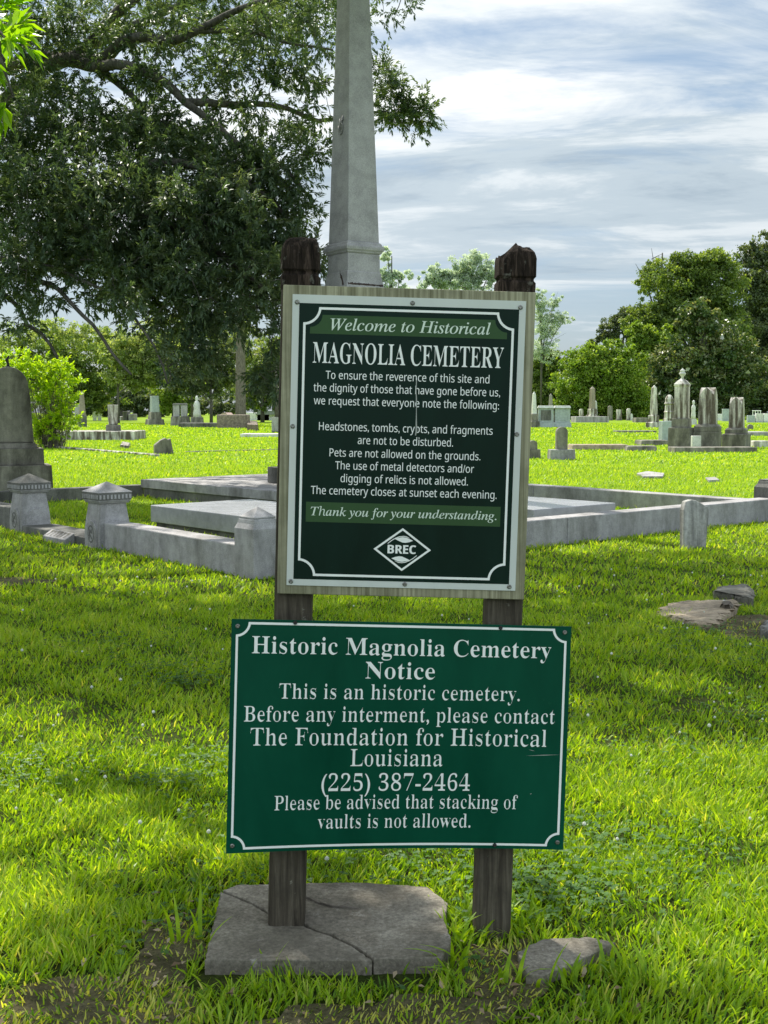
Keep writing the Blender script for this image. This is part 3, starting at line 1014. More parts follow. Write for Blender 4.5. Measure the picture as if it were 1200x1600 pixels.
def corner_pillar(label, p, side, zb, ztop, rz, mat):
    root = thing('corner_pillar', label, 'pillar', p, rz)
    h = side / 2
    MB().stack([(h, -0.1), (h, zb), (h * 0.86, zb + 0.045), (h * 0.80, zb + 0.085), (h * 0.74, zb + 0.09)]).build('pillar_body', mat, root, bevel=0.006)
    MB().stack([(h * 0.78, zb + 0.0902), (h * 0.78, zb + 0.102), (0.004, ztop)]).build('pillar_cap', mat, root, bevel=0.003)
    return root
corner_pillar('grey granite corner pillar with a small pyramid top, partly behind the sign', A0 + E1 * 0.14 + E2 * 0.14, 0.30, 0.44, 0.63, a1, M['granite'])
corner_pillar('granite corner block cut by the right edge of the photo', RW + off + E1 * 0.12, 0.42, 0.44, 0.56, a1, M['granite_dark'])

def gate_pillar(label, p, rz, mat, capmat):
    root = thing('gate_pillar', label, 'pillar', p, rz, 'pair of gate pillars')
    h = 0.185
    m = MB()
    m.stack([(h, -0.1), (h, 0.12), (h * 0.985, 0.2), (h * 0.93, 0.3), (h * 0.86, 0.4), (h * 0.82, 0.47), (h * 0.82, 0.485)])
    m.build('pillar_body', mat, root, bevel=0.006)
    MB().stack([(h * 0.92, 0.486), (h * 0.98, 0.505), (h * 1.02, 0.512), (h * 1.02, 0.522)]).build('neck_moulding', mat, root, bevel=0.003)
    cm = MB()
    cm.stack([(h * 1.08, 0.601), (h * 1.08, 0.607), (0.006, 0.71)])
    cm.build('pillar_cap', capmat, root, bevel=0.002)
    cap = MB().stack([(h * 1.05, 0.523), (h * 1.05, 0.60)]).build('cap_band', M['granite_dark'], root, bevel=0.002)
    dm = MB()
    hh = h * 1.05
    for k in range(9):
        c = -hh + hh * 2 * (k + 0.5) / 9
        for sgn in (-1, 1):
            dm.box(c - 0.011, c + 0.011, sgn * hh - 0.008, sgn * hh + 0.008, 0.535, 0.58)
            dm.box(sgn * hh - 0.008, sgn * hh + 0.008, c - 0.011, c + 0.011, 0.535, 0.58)
    dm.build('dentil_row', mat, cap)
    # raised round-headed panels with a carved oval on each outer face
    for ang in (0, 90, 180, 270):
        fm = MB()
        w = 0.13
        pts = [(-w, 0.0), (w, 0.0)] + [(w * math.cos(R(a)), 0.17 + w * 1.0 * math.sin(R(a))) for a in range(0, 181, 15)]
        fm.slabx(pts, -h - 0.012, -h + 0.03)
        om = MB()
        for k in range(24):
            b0, b1 = 2 * math.pi * k / 24, 2 * math.pi * (k + 1) / 24
            def e(b, rr): return (rr * 0.072 * math.cos(b), -h - 0.0145, 0.155 + rr * 0.095 * math.sin(b))
            om.add([e(b0, 1), e(b1, 1), e(b1, .86), e(b0, .86)], [(0, 1, 2, 3)])
        for (x0, z0, x1, z1) in ((-.025, .10, -.025, .21), (-.025, .155, .028, .205), (-.025, .155, .03, .10), (.0, .20, .032, .16), (-.045, .13, -.02, .19)):
            d = Vector((x1 - x0, 0, z1 - z0)).normalized()
            n = Vector((-d.z, 0, d.x)) * 0.006
            a, b = Vector((x0, -h - .0145, z0)), Vector((x1, -h - .0145, z1))
            om.add([a - n, b - n, b + n, a + n], [(0, 1, 2, 3)])
        rot = Matrix.Rotation(R(ang), 4, 'Z')
        for q in (fm, om): q.v = [tuple(rot @ Vector(v)) for v in q.v]
        fo = fm.build('arched_panel', mat, root, bevel=0.004)
        if ang in (0, 270): om.build('carved_monogram', M['granite_dark'], fo)
    return root
gate_pillar('grey granite gate pillar with a light pyramid cap, the nearer of the two', postR, a2 - math.pi / 2 + math.pi / 2 + math.pi, M['granite'], M['granite'])
gate_pillar('granite gate pillar with a dark blackened pyramid cap, the farther of the two', postL, a2 + math.pi, M['granite'], M['granite_dark'])
st = thing('gate_step', 'low stone step with carved lettering between the two gate pillars', 'step', postR.lerp(postL, 0.5) - E1 * 0.02, a2)
MB().box(-0.86, 0.86, -0.24, 0.16, -0.1, 0.10).build('step_stone', M['granite_dark'], st, bevel=0.01)
mm = MB()
mm.box(-0.62, -0.02, 0.165, 0.28, -0.1, 0.13)
mm.v = [(x, y, z - (0.07 if y > 0.25 and z > 0 else 0)) for x, y, z in mm.v]
nb = mm.build('name_block', M['granite'], st, bevel=0.006)
lt = MB()
for k in range(6):
    x = -0.56 + k * 0.085
    lt.add([(x, 0.182, 0.1245), (x + 0.02, 0.182, 0.1245), (x + 0.05, 0.262, 0.0745), (x + 0.03, 0.262, 0.0745)], [(3, 2, 1, 0)])
    lt.add([(x + .03, 0.182, 0.1245), (x + 0.055, 0.182, 0.1245), (x + 0.06, 0.205, 0.110), (x + 0.035, 0.205, 0.110)], [(3, 2, 1, 0)])
lt.build('carved_letters', M['marble_dark'], nb)

# platform with the obelisk
pf = thing('stone_platform', 'wide raised grey stone platform under the obelisk, left of the sign', 'platform', plot(6.2, 7.0), a1)
hs, ht = 1.95, 2.45
MB().box(-hs, hs, -ht, ht, 0.16, 0.30).build('platform_top', M['granite'], pf, bevel=0.008)
MB().box(-hs + 0.04, hs - 0.04, -ht + 0.04, ht - 0.04, -0.1, 0.158).build('platform_base', M['granite_dark'], pf)
OB = Vector((-0.475, 19.2, 0.0))
ob = thing('obelisk', 'tall grey granite obelisk rising behind the welcome sign', 'obelisk', OB, R(34))
sq = MB()
sq.stack([(1.02, 0.301), (1.02, 0.56)])
sq.build('base_step', M['granite_dark'], ob, bevel=0.012)
MB().stack([(0.82, 0.561), (0.82, 0.86), (0.76, 0.92)]).build('base_step', M['granite'], ob, bevel=0.012)
MB().stack([(0.56, 0.921), (0.56, 1.1), (0.50, 1.16), (0.50, 2.35), (0.56, 2.42), (0.60, 2.5), (0.60, 2.6)]).build('pedestal', M['granite_shaft'], ob, bevel=0.008)
MB().stack([(0.56, 2.601), (0.55, 2.85), (0.46, 3.05), (0.425, 3.2), (0.392, 3.28), (0.352, 3.37), (0.330, 3.46), (0.318, 3.54), (0.312, 3.60), (0.298, 3.62), (0.295, 3.895)]).build('shaft_foot', M['granite_shaft'], ob, bevel=0.006)
MB().stack([(0.305, 3.896), (0.322, 3.915), (0.322, 3.925), (0.345, 3.95), (0.352, 3.985), (0.345, 4.01), (0.325, 4.02), (0.318, 4.05), (0.292, 4.075)]).build('shaft_moulding', M['granite_shaft'], ob, bevel=0.004)
MB().stack([(0.286, 4.0751), (0.192, 7.45), (0.125, 9.9), (0.004, 10.25)]).build('shaft', M['granite_shaft'], ob, bevel=0.006)
# carved monogram standing out of the left face
mg = MB()
zc = 5.84
hx = 0.286 + (0.192 - 0.286) * (zc - 4.0751) / (7.45 - 4.0751)
def onface(u, w): # u across, w up
    hz = 0.286 + (0.192 - 0.286) * (zc + w - 4.0751) / (7.45 - 4.0751)
    return (-hz - 0.012, -u - 0.02, zc + w)
def curl(pts, r): mg.tube([onface(u, w) for u, w in pts], r, 6)
curl([(0.055 * math.cos(R(a)), -0.03 + 0.085 * math.sin(R(a))) for a in range(-200, 61, 20)], 0.013)
curl([(-0.06, 0.02), (-0.045, -0.05), (0.0, -0.1), (0.05, -0.06)], 0.012)
curl([(-0.02, 0.12), (-0.01, 0.04), (-0.005, -0.07)], 0.012)
curl([(0.06, 0.15), (0.02, 0.07), (0.05, 0.0), (0.03, -0.06)], 0.012)
curl([(-0.01, 0.03), (0.03, 0.09), (0.07, 0.1)], 0.010)
mg.build('carved_monogram', M['granite'], ob, smooth=True)
# dark moss stains along the foot
stm = MB()
def foot_half(z):
    pr = [(0.425, 3.2), (0.392, 3.28), (0.352, 3.37), (0.330, 3.46), (0.318, 3.54), (0.312, 3.60), (0.298, 3.62), (0.295, 3.895)]
    for (h0, z0), (h1, z1) in zip(pr, pr[1:]):
        if z0 <= z <= z1: return h0 + (h1 - h0) * (z - z0) / (z1 - z0)
    return 0.42
segs = 44
for k in range(segs):
    t0, t1 = k / segs, (k + 1) / segs
    def row(t):
        u = -0.38 + 0.76 * t
        n = mnoise.noise(Vector((t * 14, 3.3, 0)))
        n2 = mnoise.noise(Vector((t * 31, 8.3, 2)))
        zb = 3.405 - 0.012 * n - 0.012 * abs(n2)
        ztp = 3.424 + 0.035 * max(0, n2) * (1.4 - t) + 0.015 * max(0, n)
        return [(u, -foot_half(zb) - 0.0025, zb), (u, -foot_half(ztp) - 0.0025, ztp)]
    a, b = row(t0); c, d = row(t1)
    lim = foot_half(3.42) - 0.004
    if abs(a[0]) < lim and abs(c[0]) < lim: stm.add([a, c, d, b], [(0, 1, 2, 3)])
stm2 = MB()
for k in range(16):
    t0, t1 = k / 16, (k + 1) / 16
    def row2(t):
        z = 3.40 + 0.24 * t
        y = -0.235 - (-0.0) + 0.17 * t + 0.01 * mnoise.noise(Vector((t * 9, 0, 5)))
        w = 0.028 * (1 - 0.9 * t) + 0.015 * math.exp(-((t - .55) / .15) ** 2)
        h = foot_half(z) + 0.003
        return [(-h, y - w, z), (-h, y + w, z)]
    a, b = row2(t0); c, d = row2(t1)
    stm2.add([a, b, d, c], [(3, 2, 1, 0)])
M['moss'] = stone('black_moss_stain', (0.085, 0.06, 0.055), (0.03, 0.022, 0.02), 0.5, 0.3, 8.0, 1.0)
stm.build('moss_stain', M['moss'], ob)
stm2.build('moss_stain', M['moss'], ob)

# polished ledgers
for s0, s1, t0, t1, lab in ((1.6, 3.1, 1.5, 4.54, 'smooth pale granite ledger slab just behind the corner pillar left of the sign'),
                            (4.7, 6.25, 0.95, 4.4, 'smooth pale granite ledger slab inside the plot right of the sign')):
    lg = thing('ledger_slab', lab, 'grave slab', plot((s0 + s1) / 2, (t0 + t1) / 2), a1)
    a, b = (s1 - s0) / 2, (t1 - t0) / 2
    MB().box(-a, a, -b, b, 0.09, 0.30).build('slab_top', M['polished'], lg, bevel=0.01)
    MB().box(-a + 0.05, a - 0.05, -b + 0.05, b - 0.05, -0.1, 0.089).build('slab_foot', M['granite_dark'], lg)

# ------------------------------------------------------------------ gravestones
def arch(w, h, n=12, k=1.0):
    """outline of a round-topped stone, half width w, total height h"""
    pts = [(-w, 0), (w, 0)]
    for i in range(n + 1):
        a = math.pi * i / n
        pts.append((w * math.cos(a), h - w * k + w * k * math.sin(a)))
    return pts

def px_m(Y): return Y / F_PX
def lower(o, dz): o.location.z += dz

def base_at(px, py):
    p = gp(px, py)
    return p if p.y < 150 else at(px, py, 150) * 1.0 - Vector((0, 0, at(px, py, 150).z))

def obelisk_stone(label, px, top, base, wpx, mat, dark, rz=0.5, tiers=((1.0, 0.22), (0.75, 0.14)), taper=0.62, frac=None, group=None):
    p = base_at(px, base)
    k = px_m(p.y)
    Ht = (base - top) * k
    w = wpx * k / 2
    root = thing('obelisk_monument', label, 'monument', p, rz, group)
    z = 0.0
    for i, (f, hh) in enumerate(tiers):
        z1 = z + Ht * hh
        MB().stack([(w * f, z - (0.1 if i == 0 else 0)), (w * f, z1 - 0.02 * Ht), (w * f * 0.93, z1)]).build('base_step', dark, root, bevel=0.01)
        z = z1 + 0.001
    b = w * (frac if frac else tiers[-1][0] * 0.72)
    MB().stack([(b, z), (b * taper, Ht * 0.93), (0.01, Ht)]).build('shaft', mat, root, bevel=0.008)
    return root

def tablet(label, px, top, base, wpx, mat, dark, basew=1.35, bh=0.18, rz=0.3, kind='round', thick=0.3, name='headstone', group=None):
    p = base_at(px, base)
    k = px_m(p.y)
    Ht = (base - top) * k
    w = wpx * k / 2
    root = thing(name, label, 'gravestone', p, rz, group)
    zb = Ht * bh
    if bh > 0:
        MB().frustum(-0.1, zb, w * basew, w * max(thick, 0.3) * basew * 1.1, w * basew * 0.94, w * max(thick, 0.3) * basew).build('base', dark, root, bevel=0.015)
    m = MB()
    hh = Ht - zb - 0.001
    if kind == 'round': pts = arch(w, hh, 14, 0.9)
    elif kind == 'gothic': pts = [(-w, 0), (w, 0), (w, hh * 0.72), (w * 0.8, hh * 0.85), (w * 0.42, hh * 0.95), (0, hh), (-w * 0.42, hh * 0.95), (-w * 0.8, hh * 0.85), (-w, hh * 0.72)]
    elif kind == 'flat': pts = [(-w, 0), (w, 0), (w * 0.96, hh * 0.97), (w * 0.8, hh), (-w * 0.8, hh), (-w * 0.96, hh * 0.97)]
    else: pts = [(-w, 0), (w, 0), (w * 0.95, hh), (-w * 0.95, hh)]
    m.slabx([(x, z + zb + (0.001 if bh > 0 else -0.1 * (z == 0))) for x, z in pts], -w * thick, w * thick)
    m.build('tablet', mat, root, bevel=0.012)
    return root

def block(name, label, cat, px, top, base, wpx, depth, mat, rz=0.2, bevel=0.02, dx=0.0):
    p = base_at(px, base)
    k = px_m(p.y)
    m = MB()
    m.frustum(-0.1, (base - top) * k, wpx * k / 2, depth / 2, wpx * k / 2 - dx, depth / 2 - dx)
    o = m.build(name, mat, None, bevel=bevel)
    o.location = p + Vector((0, depth / 2, 0))
    o.rotation_euler = (0, 0, rz)
    return tag(o, label, cat)

# big weathered headstone at the left edge
p = gp(17, 766); k = px_m(p.y)
root = thing('headstone', 'tall dark weathered round-topped headstone on a stepped base at the left edge', 'gravestone', p, R(20))
def hx(v): return v * k
MB().frustum(-0.1, hx(40), hx(62), hx(38), hx(60), hx(36)).build('base_step', M['marble_dark'], root, bevel=0.015)
MB().frustum(hx(40) + .001, hx(66), hx(50), hx(27), hx(49), hx(26)).build('base_step', M['marble_dark'], root, bevel=0.012)
MB().frustum(hx(66) + .001, hx(74), hx(43), hx(21), hx(37), hx(16)).build('base_moulding', M['marble_dark'], root, bevel=0.01)
tb = MB()
pts = [(-hx(36), hx(74)), (hx(36), hx(74)), (hx(34), hx(110)), (hx(31.5), hx(150))]
for i in range(13):
    a = math.pi * i / 12
    pts.append((hx(30) * math.cos(a), hx(160) + hx(32) * math.sin(a)))
pts += [(-hx(31.5), hx(150)), (-hx(34), hx(110))]
tb.slabx([(x, z + .001) for x, z in pts], -hx(13), hx(13))
tbo = tb.build('tablet', M['marble_dark'], root, bevel=0.03)
MB().tube([(0, 0, hx(190)), (hx(1), 0, hx(196)), (hx(-1), 0, hx(203)), (hx(2.5), 0, hx(209))], [hx(4.5), hx(2), hx(3), hx(1)], 7).build('broken_finial', M['black'], tbo)

# small leaning stone in front of the right wall
p = gp(1083, 858); k = px_m(p.y)
m = MB()
n = 12
ol = [(-20, -6), (18, -6), (20, 30), (22, 62), (19, 67), (9, 72), (-2, 77), (-9, 78), (-19, 75), (-22, 62), (-21, 30)]
m.slabx([(x * k, z * k) for x, z in ol], -0.05, 0.05)
o = m.build('grave_marker', stone('striped_grey_marble', (0.50, 0.49, 0.46), (0.13, 0.125, 0.115), 0.5, 0.12, 6.0, 0.12), None, bevel=0.012)
o.location = p; o.rotation_euler = (R(-2), R(2), R(14))
tag(o, 'small leaning grey streaked marker stone standing against the right granite coping', 'gravestone')

# monuments right of the sign
def urn_monument():
    p = gp(1064, 701); k = px_m(p.y)
    root = thing('urn_monument', 'tallest stained marble monument with an urn on top, left of the gothic pair', 'monument', p, R(-26))
    s = k / 1.36
    B = lambda w, z0, z1, w1=None: MB().stack([(w * s, z0 * k), (w * s, z1 * k - .02), ((w1 or w * .96) * s, z1 * k)])
    B(23, -3, 33).build('base_step', M['marble_dark'], root, bevel=0.015)
    B(17.5, 33.01, 47).build('base_step', M['marble_dark'], root, bevel=0.01)
    MB().stack([(14 * s, 47.01 * k), (13.4 * s, 96 * k), (14.5 * s, 98 * k), (14.5 * s, 100 * k), (9 * s, 105 * k), (4 * s, 108 * k), (3 * s, 109 * k)]).build('shaft', M['marble_stained'], root, bevel=0.01)
    MB().lathe([(r * k, z * k) for r, z in ((2.2, 109.01), (1.8, 111), (3.2, 113), (5.2, 115.5), (5.6, 117), (4.2, 118), (3, 119), (4.6, 120.5), (3, 122), (1, 124), (.6, 125))], 12).build('urn', M['marble_pale'], root, smooth=True)
    return root
urn_monument()
def gothic(label, px, top, base, mat, w, bw, rz):
    p = gp(px, base); k = px_m(p.y)
    root = thing('gothic_monument', label, 'monument', p, rz)
    Ht = (base - top)
    s = k / 1.36
    MB().stack([(bw * s, -.1), (bw * s, Ht * .27 * k), (bw * .94 * s, Ht * .285 * k)]).build('base_step', M['marble_dark'], root, bevel=0.012)
    MB().stack([(w * 1.42 * s, Ht * .2851 * k), (w * 1.42 * s, Ht * .36 * k), (w * 1.15 * s, Ht * .40 * k)]).build('base_step', M['marble_dark'], root, bevel=0.012)
    MB().stack([(w * s, Ht * .4001 * k), (w * .96 * s, Ht * .80 * k)]).build('shaft', mat, root, bevel=0.008)
    hd = MB()
    ww = w * .96 * s
    o = [(-ww, Ht * .8001 * k), (ww, Ht * .8001 * k), (ww * .85, Ht * .88 * k), (ww * .5, Ht * .95 * k), (0, Ht * k), (-ww * .5, Ht * .95 * k), (-ww * .85, Ht * .88 * k)]
    hd.slabx(o, -ww * .98, ww * .98)
    hd2 = MB(); hd2.slabx(o, -ww * .97, ww * .97)
    rot = Matrix.Rotation(R(90), 4, 'Z')
    hd.v += [tuple(rot @ Vector(v)) for v in hd2.v]
    nn = len(hd2.v)
    hd.f += [tuple(i + nn for i in f) for f in hd2.f]
    hd.build('gabled_head', mat, root, bevel=0.006)
    return root
gothic('stained gothic-topped marble monument in the middle of the three near ones on the right', 1105, 606, 701, M['marble_stained'], 16.5, 24, R(-30))
gothic('shorter stained round-headed monument, rightmost of the three near ones', 1150, 621, 700, M['marble_stained'], 14.0, 25, R(-28))
block('grave_curb', 'dark stone curb the stained monuments stand along', 'curb', 1118, 699, 707, 130, 0.9, M['marble_dark'], 0.05, 0.02)
block('headstone', 'small upright pale greenish marker in front of the gothic monument', 'gravestone', 1088, 681, 704, 14.5, 0.16, M['marble_pale'], 0.15, 0.015)
tablet('smooth blue-grey slant headstone left of the urn monument', 1042, 658, 692, 24, M['granite_blue'], M['granite_dark'], 1.0, 0.0, 0.3, 'box', 0.5)
block('grave_slab', 'pale flat broken slab beside the blue-grey headstone', 'slab', 1022, 688, 696, 46, 1.0, M['marble_dark'], 0.1, 0.03, 0.05)
block('grave_slab', 'long pale flat slab in the grass right of the round-topped headstone', 'slab', 938, 695, 703, 92, 1.1, M['sandstone'], 0.02, 0.03, 0.06)
block('grave_slab', 'dark tumbled slab between the pale flat slab and the urn monument', 'slab', 1005, 697, 705, 50, 0.8, M['marble_dark'], -0.1, 0.04, 0.06)

# round-topped headstone with flowers
hs_ = tablet('small dark round-topped headstone on a wide rough base right of the sign', 877, 667, 718, 18, M['marble_dark'], M['granite'], 2.3, 0.31, 0.12, 'round', 0.45)
tablet('dark stone base half hidden behind the sign frame', 832, 688, 716, 14, M['marble_dark'], M['marble_dark'], 1.7, 0.5, 0.2, 'round', 0.5)
# pair of grey mausoleum-like tombs
for px, t, lab in ((855, 634, 'pale grey box tomb with a dark inscribed front panel, left of the pair'), (881, 633, 'pale grey box tomb with a plain front, right of the pair')):
    p = gp(px, 668); k = px_m(p.y)
    r_ = thing('box_tomb', lab, 'tomb', p + Vector((0, 1.0, 0)), R(-6))
    MB().frustum(-0.1, 8 * k, 14 * k, 1.0, 13.2 * k, 0.95).build('base', M['granite_blue'], r_, bevel=0.02)
    MB().box(-11.8 * k, 11.8 * k, -.85, .85, 8 * k + .001, 30 * k).build('tomb_body', M['granite_blue'], r_, bevel=0.02)
    MB().frustum(30 * k + .001, 34 * k, 13 * k, 1.0, 11.5 * k, .9).build('roof_slab', M['marble_pale'], r_, bevel=0.02)
    MB().box(-8 * k, 8 * k, -.87, -.845, 11 * k, 27 * k).build('front_panel', M['granite_dark'] if px < 860 else M['granite_blue'], r_, bevel=0.01)
obelisk_stone('slim pale obelisk half hidden behind the right edge of the sign', 834, 612, 668, 14, M['marble_pale'], M['marble_dark'], 0.3, ((1.0, 0.18), (0.72, 0.2)), 0.55)
obelisk_stone('dark pointed spire behind the two grey box tombs', 860, 615, 664, 12, M['marble_dark'], M['marble_dark'], 0.3, ((1.0, 0.3),), 0.5, 0.6)
obelisk_stone('tall brown obelisk on a stepped base in front of the dark bush', 925, 604, 657, 14, M['marble_brown'], M['marble_stained'], 0.4, ((1.0, 0.16), (0.75, 0.18)), 0.8)
obelisk_stone('thin short white spire just right of the brown obelisk', 930.5, 625, 656, 6, M['marble_pale'], M['marble_pale'], 0.3, ((1.0, 0.12),), 0.6, 0.75)
obelisk_stone('tall stained obelisk on a pale pedestal left of the urn monument', 1021, 602, 668, 17, M['marble_stained'], M['marble_stained'], 0.5, ((1.0, 0.13), (0.72, 0.16)), 0.68)
tablet('small round-topped dark stone left of the brown obelisk', 908, 638, 656, 6.5, M['marble_stained'], M['marble_dark'], 1.2, 0.15, 0.2, 'round', 0.5)
tablet('dark rounded headstone right of the brown obelisk', 953, 634, 657, 7, M['marble_dark'], M['marble_dark'], 1.2, 0.15, 0.2, 'round', 0.5)
tablet('leaning square grey stone near the dark bush', 967, 640, 657, 8, M['marble_stained'], M['marble_dark'], 1.2, 0.12, 0.2, 'flat', 0.5)
tablet('stained round headstone behind a tiny white marker', 982, 638, 657, 6.5, M['marble_stained'], M['marble_dark'], 1.2, 0.12, 0.2, 'round', 0.5)
tablet('tiny pointed white marker in front of the dark bush', 986.5, 646, 657, 4, M['marble_pale'], M['marble_pale'], 1.1, 0.0, 0.2, 'gothic', 0.6)
block('grave_curb', 'long pale plot curb under the brown obelisk', 'curb', 925, 651, 660, 52, 3.0, M['granite'], 0.03, 0.03)
block('grave_slab', 'thin flat dark slab in the sunlit lawn right of centre', 'slab', 995, 673, 676, 62, 1.2, M['marble_dark'], 0.0, 0.02)
block('grave_curb', 'dark low curb at the far side beside the tall stained obelisk', 'curb', 1004, 653, 660, 20, 2.0, M['marble_dark'], 0.0, 0.03)
# ornate carved monument
p = gp(1045, 664); k = px_m(p.y)
r_ = thing('carved_monument', 'lumpy ornate carved monument behind the blue-grey headstone', 'monument', p, 0.3)
MB().frustum(-.1, 10 * k, 9 * k, 5 * k, 8 * k, 4.5 * k).build('base_step', M['marble_stained'], r_, bevel=.02)
MB().lathe([(r * k, z * k) for r, z in ((7.6, 10.01), (7.2, 18), (8, 20), (6.6, 22), (6.2, 31), (7.6, 33), (6.2, 36), (6.4, 40), (4.8, 44), (2, 47))], 10).build('shaft', M['marble_stained'], r_, bevel=0)
# draped statue
p = gp(1083, 664); k = px_m(p.y)
r_ = thing('statue', 'small pale draped statue on a pedestal between urn monument and gothic monument', 'statue', p, 0.1)
MB().frustum(-.1, 9 * k, 5 * k, 5 * k, 4 * k, 4 * k).build('pedestal', M['marble_pale'], r_, bevel=.02)
MB().lathe([(r * k, z * k) for r, z in ((4, 9.01), (3.8, 15), (3.1, 22), (3.6, 27), (2.6, 30), (1.2, 31.5), (1.9, 33.5), (2.0, 36), (1.0, 38.5))], 10).build('draped_figure', M['marble_pale'], r_, smooth=True)
# far grey stones at the right edge
tablet('wide blue-grey headstone in the shade between the gothic and the rightmost monument', 1134, 639, 658, 12, M['granite_blue'], M['granite_blue'], 1.05, 0.1, 0.0, 'flat', 0.3)
block('box_tomb', 'low white tomb behind the gothic monument', 'tomb', 1122, 646, 656, 13, 2.5, M['white_paint'], 0.0, 0.04)
for px, w, t, mt, lab in ((1173, 12, 649, 'granite_blue', 'squat blue-grey headstone with a slanted top near the right edge'), (1186, 12, 646, 'marble_pale', 'pale grey square headstone, second from the right edge'),
                          (1197, 9, 646, 'white_paint', 'pale headstone cut by the right edge')):
    tablet(lab, px, t, 660, w, M[mt], M['granite_blue'], 1.0, 0.1, 0.05, 'flat', 0.4, 'headstone', 'pale stones near the right edge')
block('grave_curb', 'pale curb corner near the right edge in front of the pale headstones', 'curb', 1186, 675, 681, 40, 2.0, M['granite'], 0.05, 0.03)
tablet('small dark marker stone behind the rightmost monument', 1172, 663, 671, 9, M['marble_dark'], M['marble_dark'], 1.0, 0, 0.1, 'round', 0.4)
block('grave_slab', 'stone slab stub at the right edge below the monuments', 'slab', 1192, 689, 699, 30, 0.9, M['marble_stained'], 0.05, 0.03)
# small white garden chair frame far right
p = base_at(1182, 652)
cm_ = MB(); k = px_m(p.y)
for x in (-6, -2, 2, 6): cm_.tube([(x * k, 0, 0), (x * k, 0, 15 * k)], .05, 5)
for z in (8, 15): cm_.tube([(-7 * k, 0, z * k), (7 * k, 0, z * k)], .05, 5)
o = cm_.build('metal_rail', M['vinyl'], None); o.location = p
tag(o, 'small pale metal rail behind the headstones at the right', 'rail')

# flat markers
for (pts, lab) in (([(995, 739), (1012, 736), (1038, 739), (1036, 744), (1005, 744)], 'flat pale marker set in the lawn beyond the right coping'),
                   ([(1102, 746), (1118, 745), (1124, 749), (1108, 750)], 'tiny pale marker set in the lawn, farther right of the larger flat one')):
    m = MB()
    m.prism([(gp(*q, 0.05).x, gp(*q, 0.05).y) for q in reversed(pts)], -0.05, 0.05)
    tag(m.build('flat_marker', M['granite'], None, bevel=0.01), lab, 'grave marker')

# broken slab and block at the right
def rock(name, label, cat, pts, h, mat, seed, base=0.0, tilt=(0, 0)):
    m = MB()
    q = [(gp(*p_, h).x, gp(*p_, h).y) for p_ in pts]
    a = sum(q[i][0] * q[(i + 1) % len(q)][1] - q[(i + 1) % len(q)][0] * q[i][1] for i in range(len(q)))
    if a < 0: q.reverse()
    rough_prism(m, q, base - 0.06, base + h, 0.02, seed, 0.02)
    c = Vector((sum(v[0] for v in q) / len(q), sum(v[1] for v in q) / len(q), 0))
    m.v = [(x, y, z + (tilt[0] * (x - c.x) + tilt[1] * (y - c.y)) * (1 if z > 0 else 0) + 0.012 * mnoise.noise(Vector((x * 9, y * 9, seed)))) for x, y, z in m.v]
    return tag(m.build(name, mat), label, cat)
rock('broken_slab', 'broken tan stone slab lying tilted in the grass at the right', 'rubble', [(1022, 955), (1098, 971), (1118, 974), (1150, 950), (1154, 941), (1090, 937), (1046, 940)], 0.05, M['sandstone'], 3.0, 0, (0.05, 0.0))
rock('stone_block', 'rough grey stone block sitting behind the tan broken slab', 'rubble', [(1115, 922), (1150, 930), (1174, 934), (1177, 920), (1165, 912), (1125, 915)], 0.085, M['marble_dark'], 6.0)
rock('stone_chunk', 'small grey stone chip on the tan broken slab', 'rubble', [(1128, 943), (1141, 946), (1144, 940), (1132, 938)], 0.085, M['marble_stained'], 8.0)
rock('stone_chunk', 'dark half-buried stone at the right edge beside the tan broken slab', 'rubble', [(1188, 978), (1200, 985), (1215, 982), (1215, 968), (1196, 969)], 0.09, M['granite_dark'], 4.0)

# left-hand monuments
cv = block('grave_curb', 'long pale low curb with dark front under the stumpy pillar stone at the left', 'curb', 140, 674, 688, 136, 3.2, M['marble_stained'], 0.03, 0.03)
p = gp(167, 688) + Vector((0, 1.4, 0)); k = px_m(p.y)
r_ = thing('pillar_stone', 'stumpy pale pillar stone with dark stripes standing on the long curb at left', 'monument', p, 0.2)
MB().frustum(13 * k + .002, 23 * k, 11.5 * k, 9 * k, 11 * k, 8.5 * k).build('base', M['marble_dark'], r_, bevel=.02)
MB().frustum(23 * k + .003, 54 * k, 7 * k, 6 * k, 8 * k, 7 * k).build('shaft', M['marble_stained'], r_, bevel=.03)
obelisk_stone('slender brown obelisk on a dark base beside the bright shrub', 129, 611, 667, 13, M['marble_brown'], M['granite_dark'], 0.3, ((1.0, 0.32),), 0.55, 0.8)
tablet('grey headstone half hidden behind the slender brown obelisk', 122, 632, 664, 9, M['granite'], M['granite_dark'], 1.1, .1, .1, 'flat', .4)
p = gp(242, 664); k = px_m(p.y)
r_ = thing('pedestal_monument', 'grey pedestal monument with a pale sunlit side and a stepped dark base', 'monument', p, R(28))
MB().frustum(-.1, 9 * k, 13 * k, 10 * k, 12 * k, 9 * k).build('base_step', M['marble_dark'], r_, bevel=.03)
MB().frustum(9 * k + .001, 20 * k, 9 * k, 8 * k, 7.5 * k, 6.5 * k).build('base_step', M['marble_dark'], r_, bevel=.03)
MB().frustum(20 * k + .001, 45 * k, 6.2 * k, 6 * k, 5.4 * k, 5.2 * k).build('shaft', M['granite_blue'], r_, bevel=.02)
p = gp(282, 665); k = px_m(p.y)
r_ = thing('column_monument', 'grey monument of two short joined columns on a dark block', 'monument', p, 0.1)
MB().frustum(-.1, 14 * k, 15 * k, 9 * k, 14 * k, 8 * k).build('base_step', M['marble_dark'], r_, bevel=.03)
for x in (-6, 6): MB().frustum(14 * k + .001, 32 * k, 5 * k, 5 * k, 5 * k, 4.6 * k, x * k, 0).build('column', M['granite'], r_, bevel=.03)
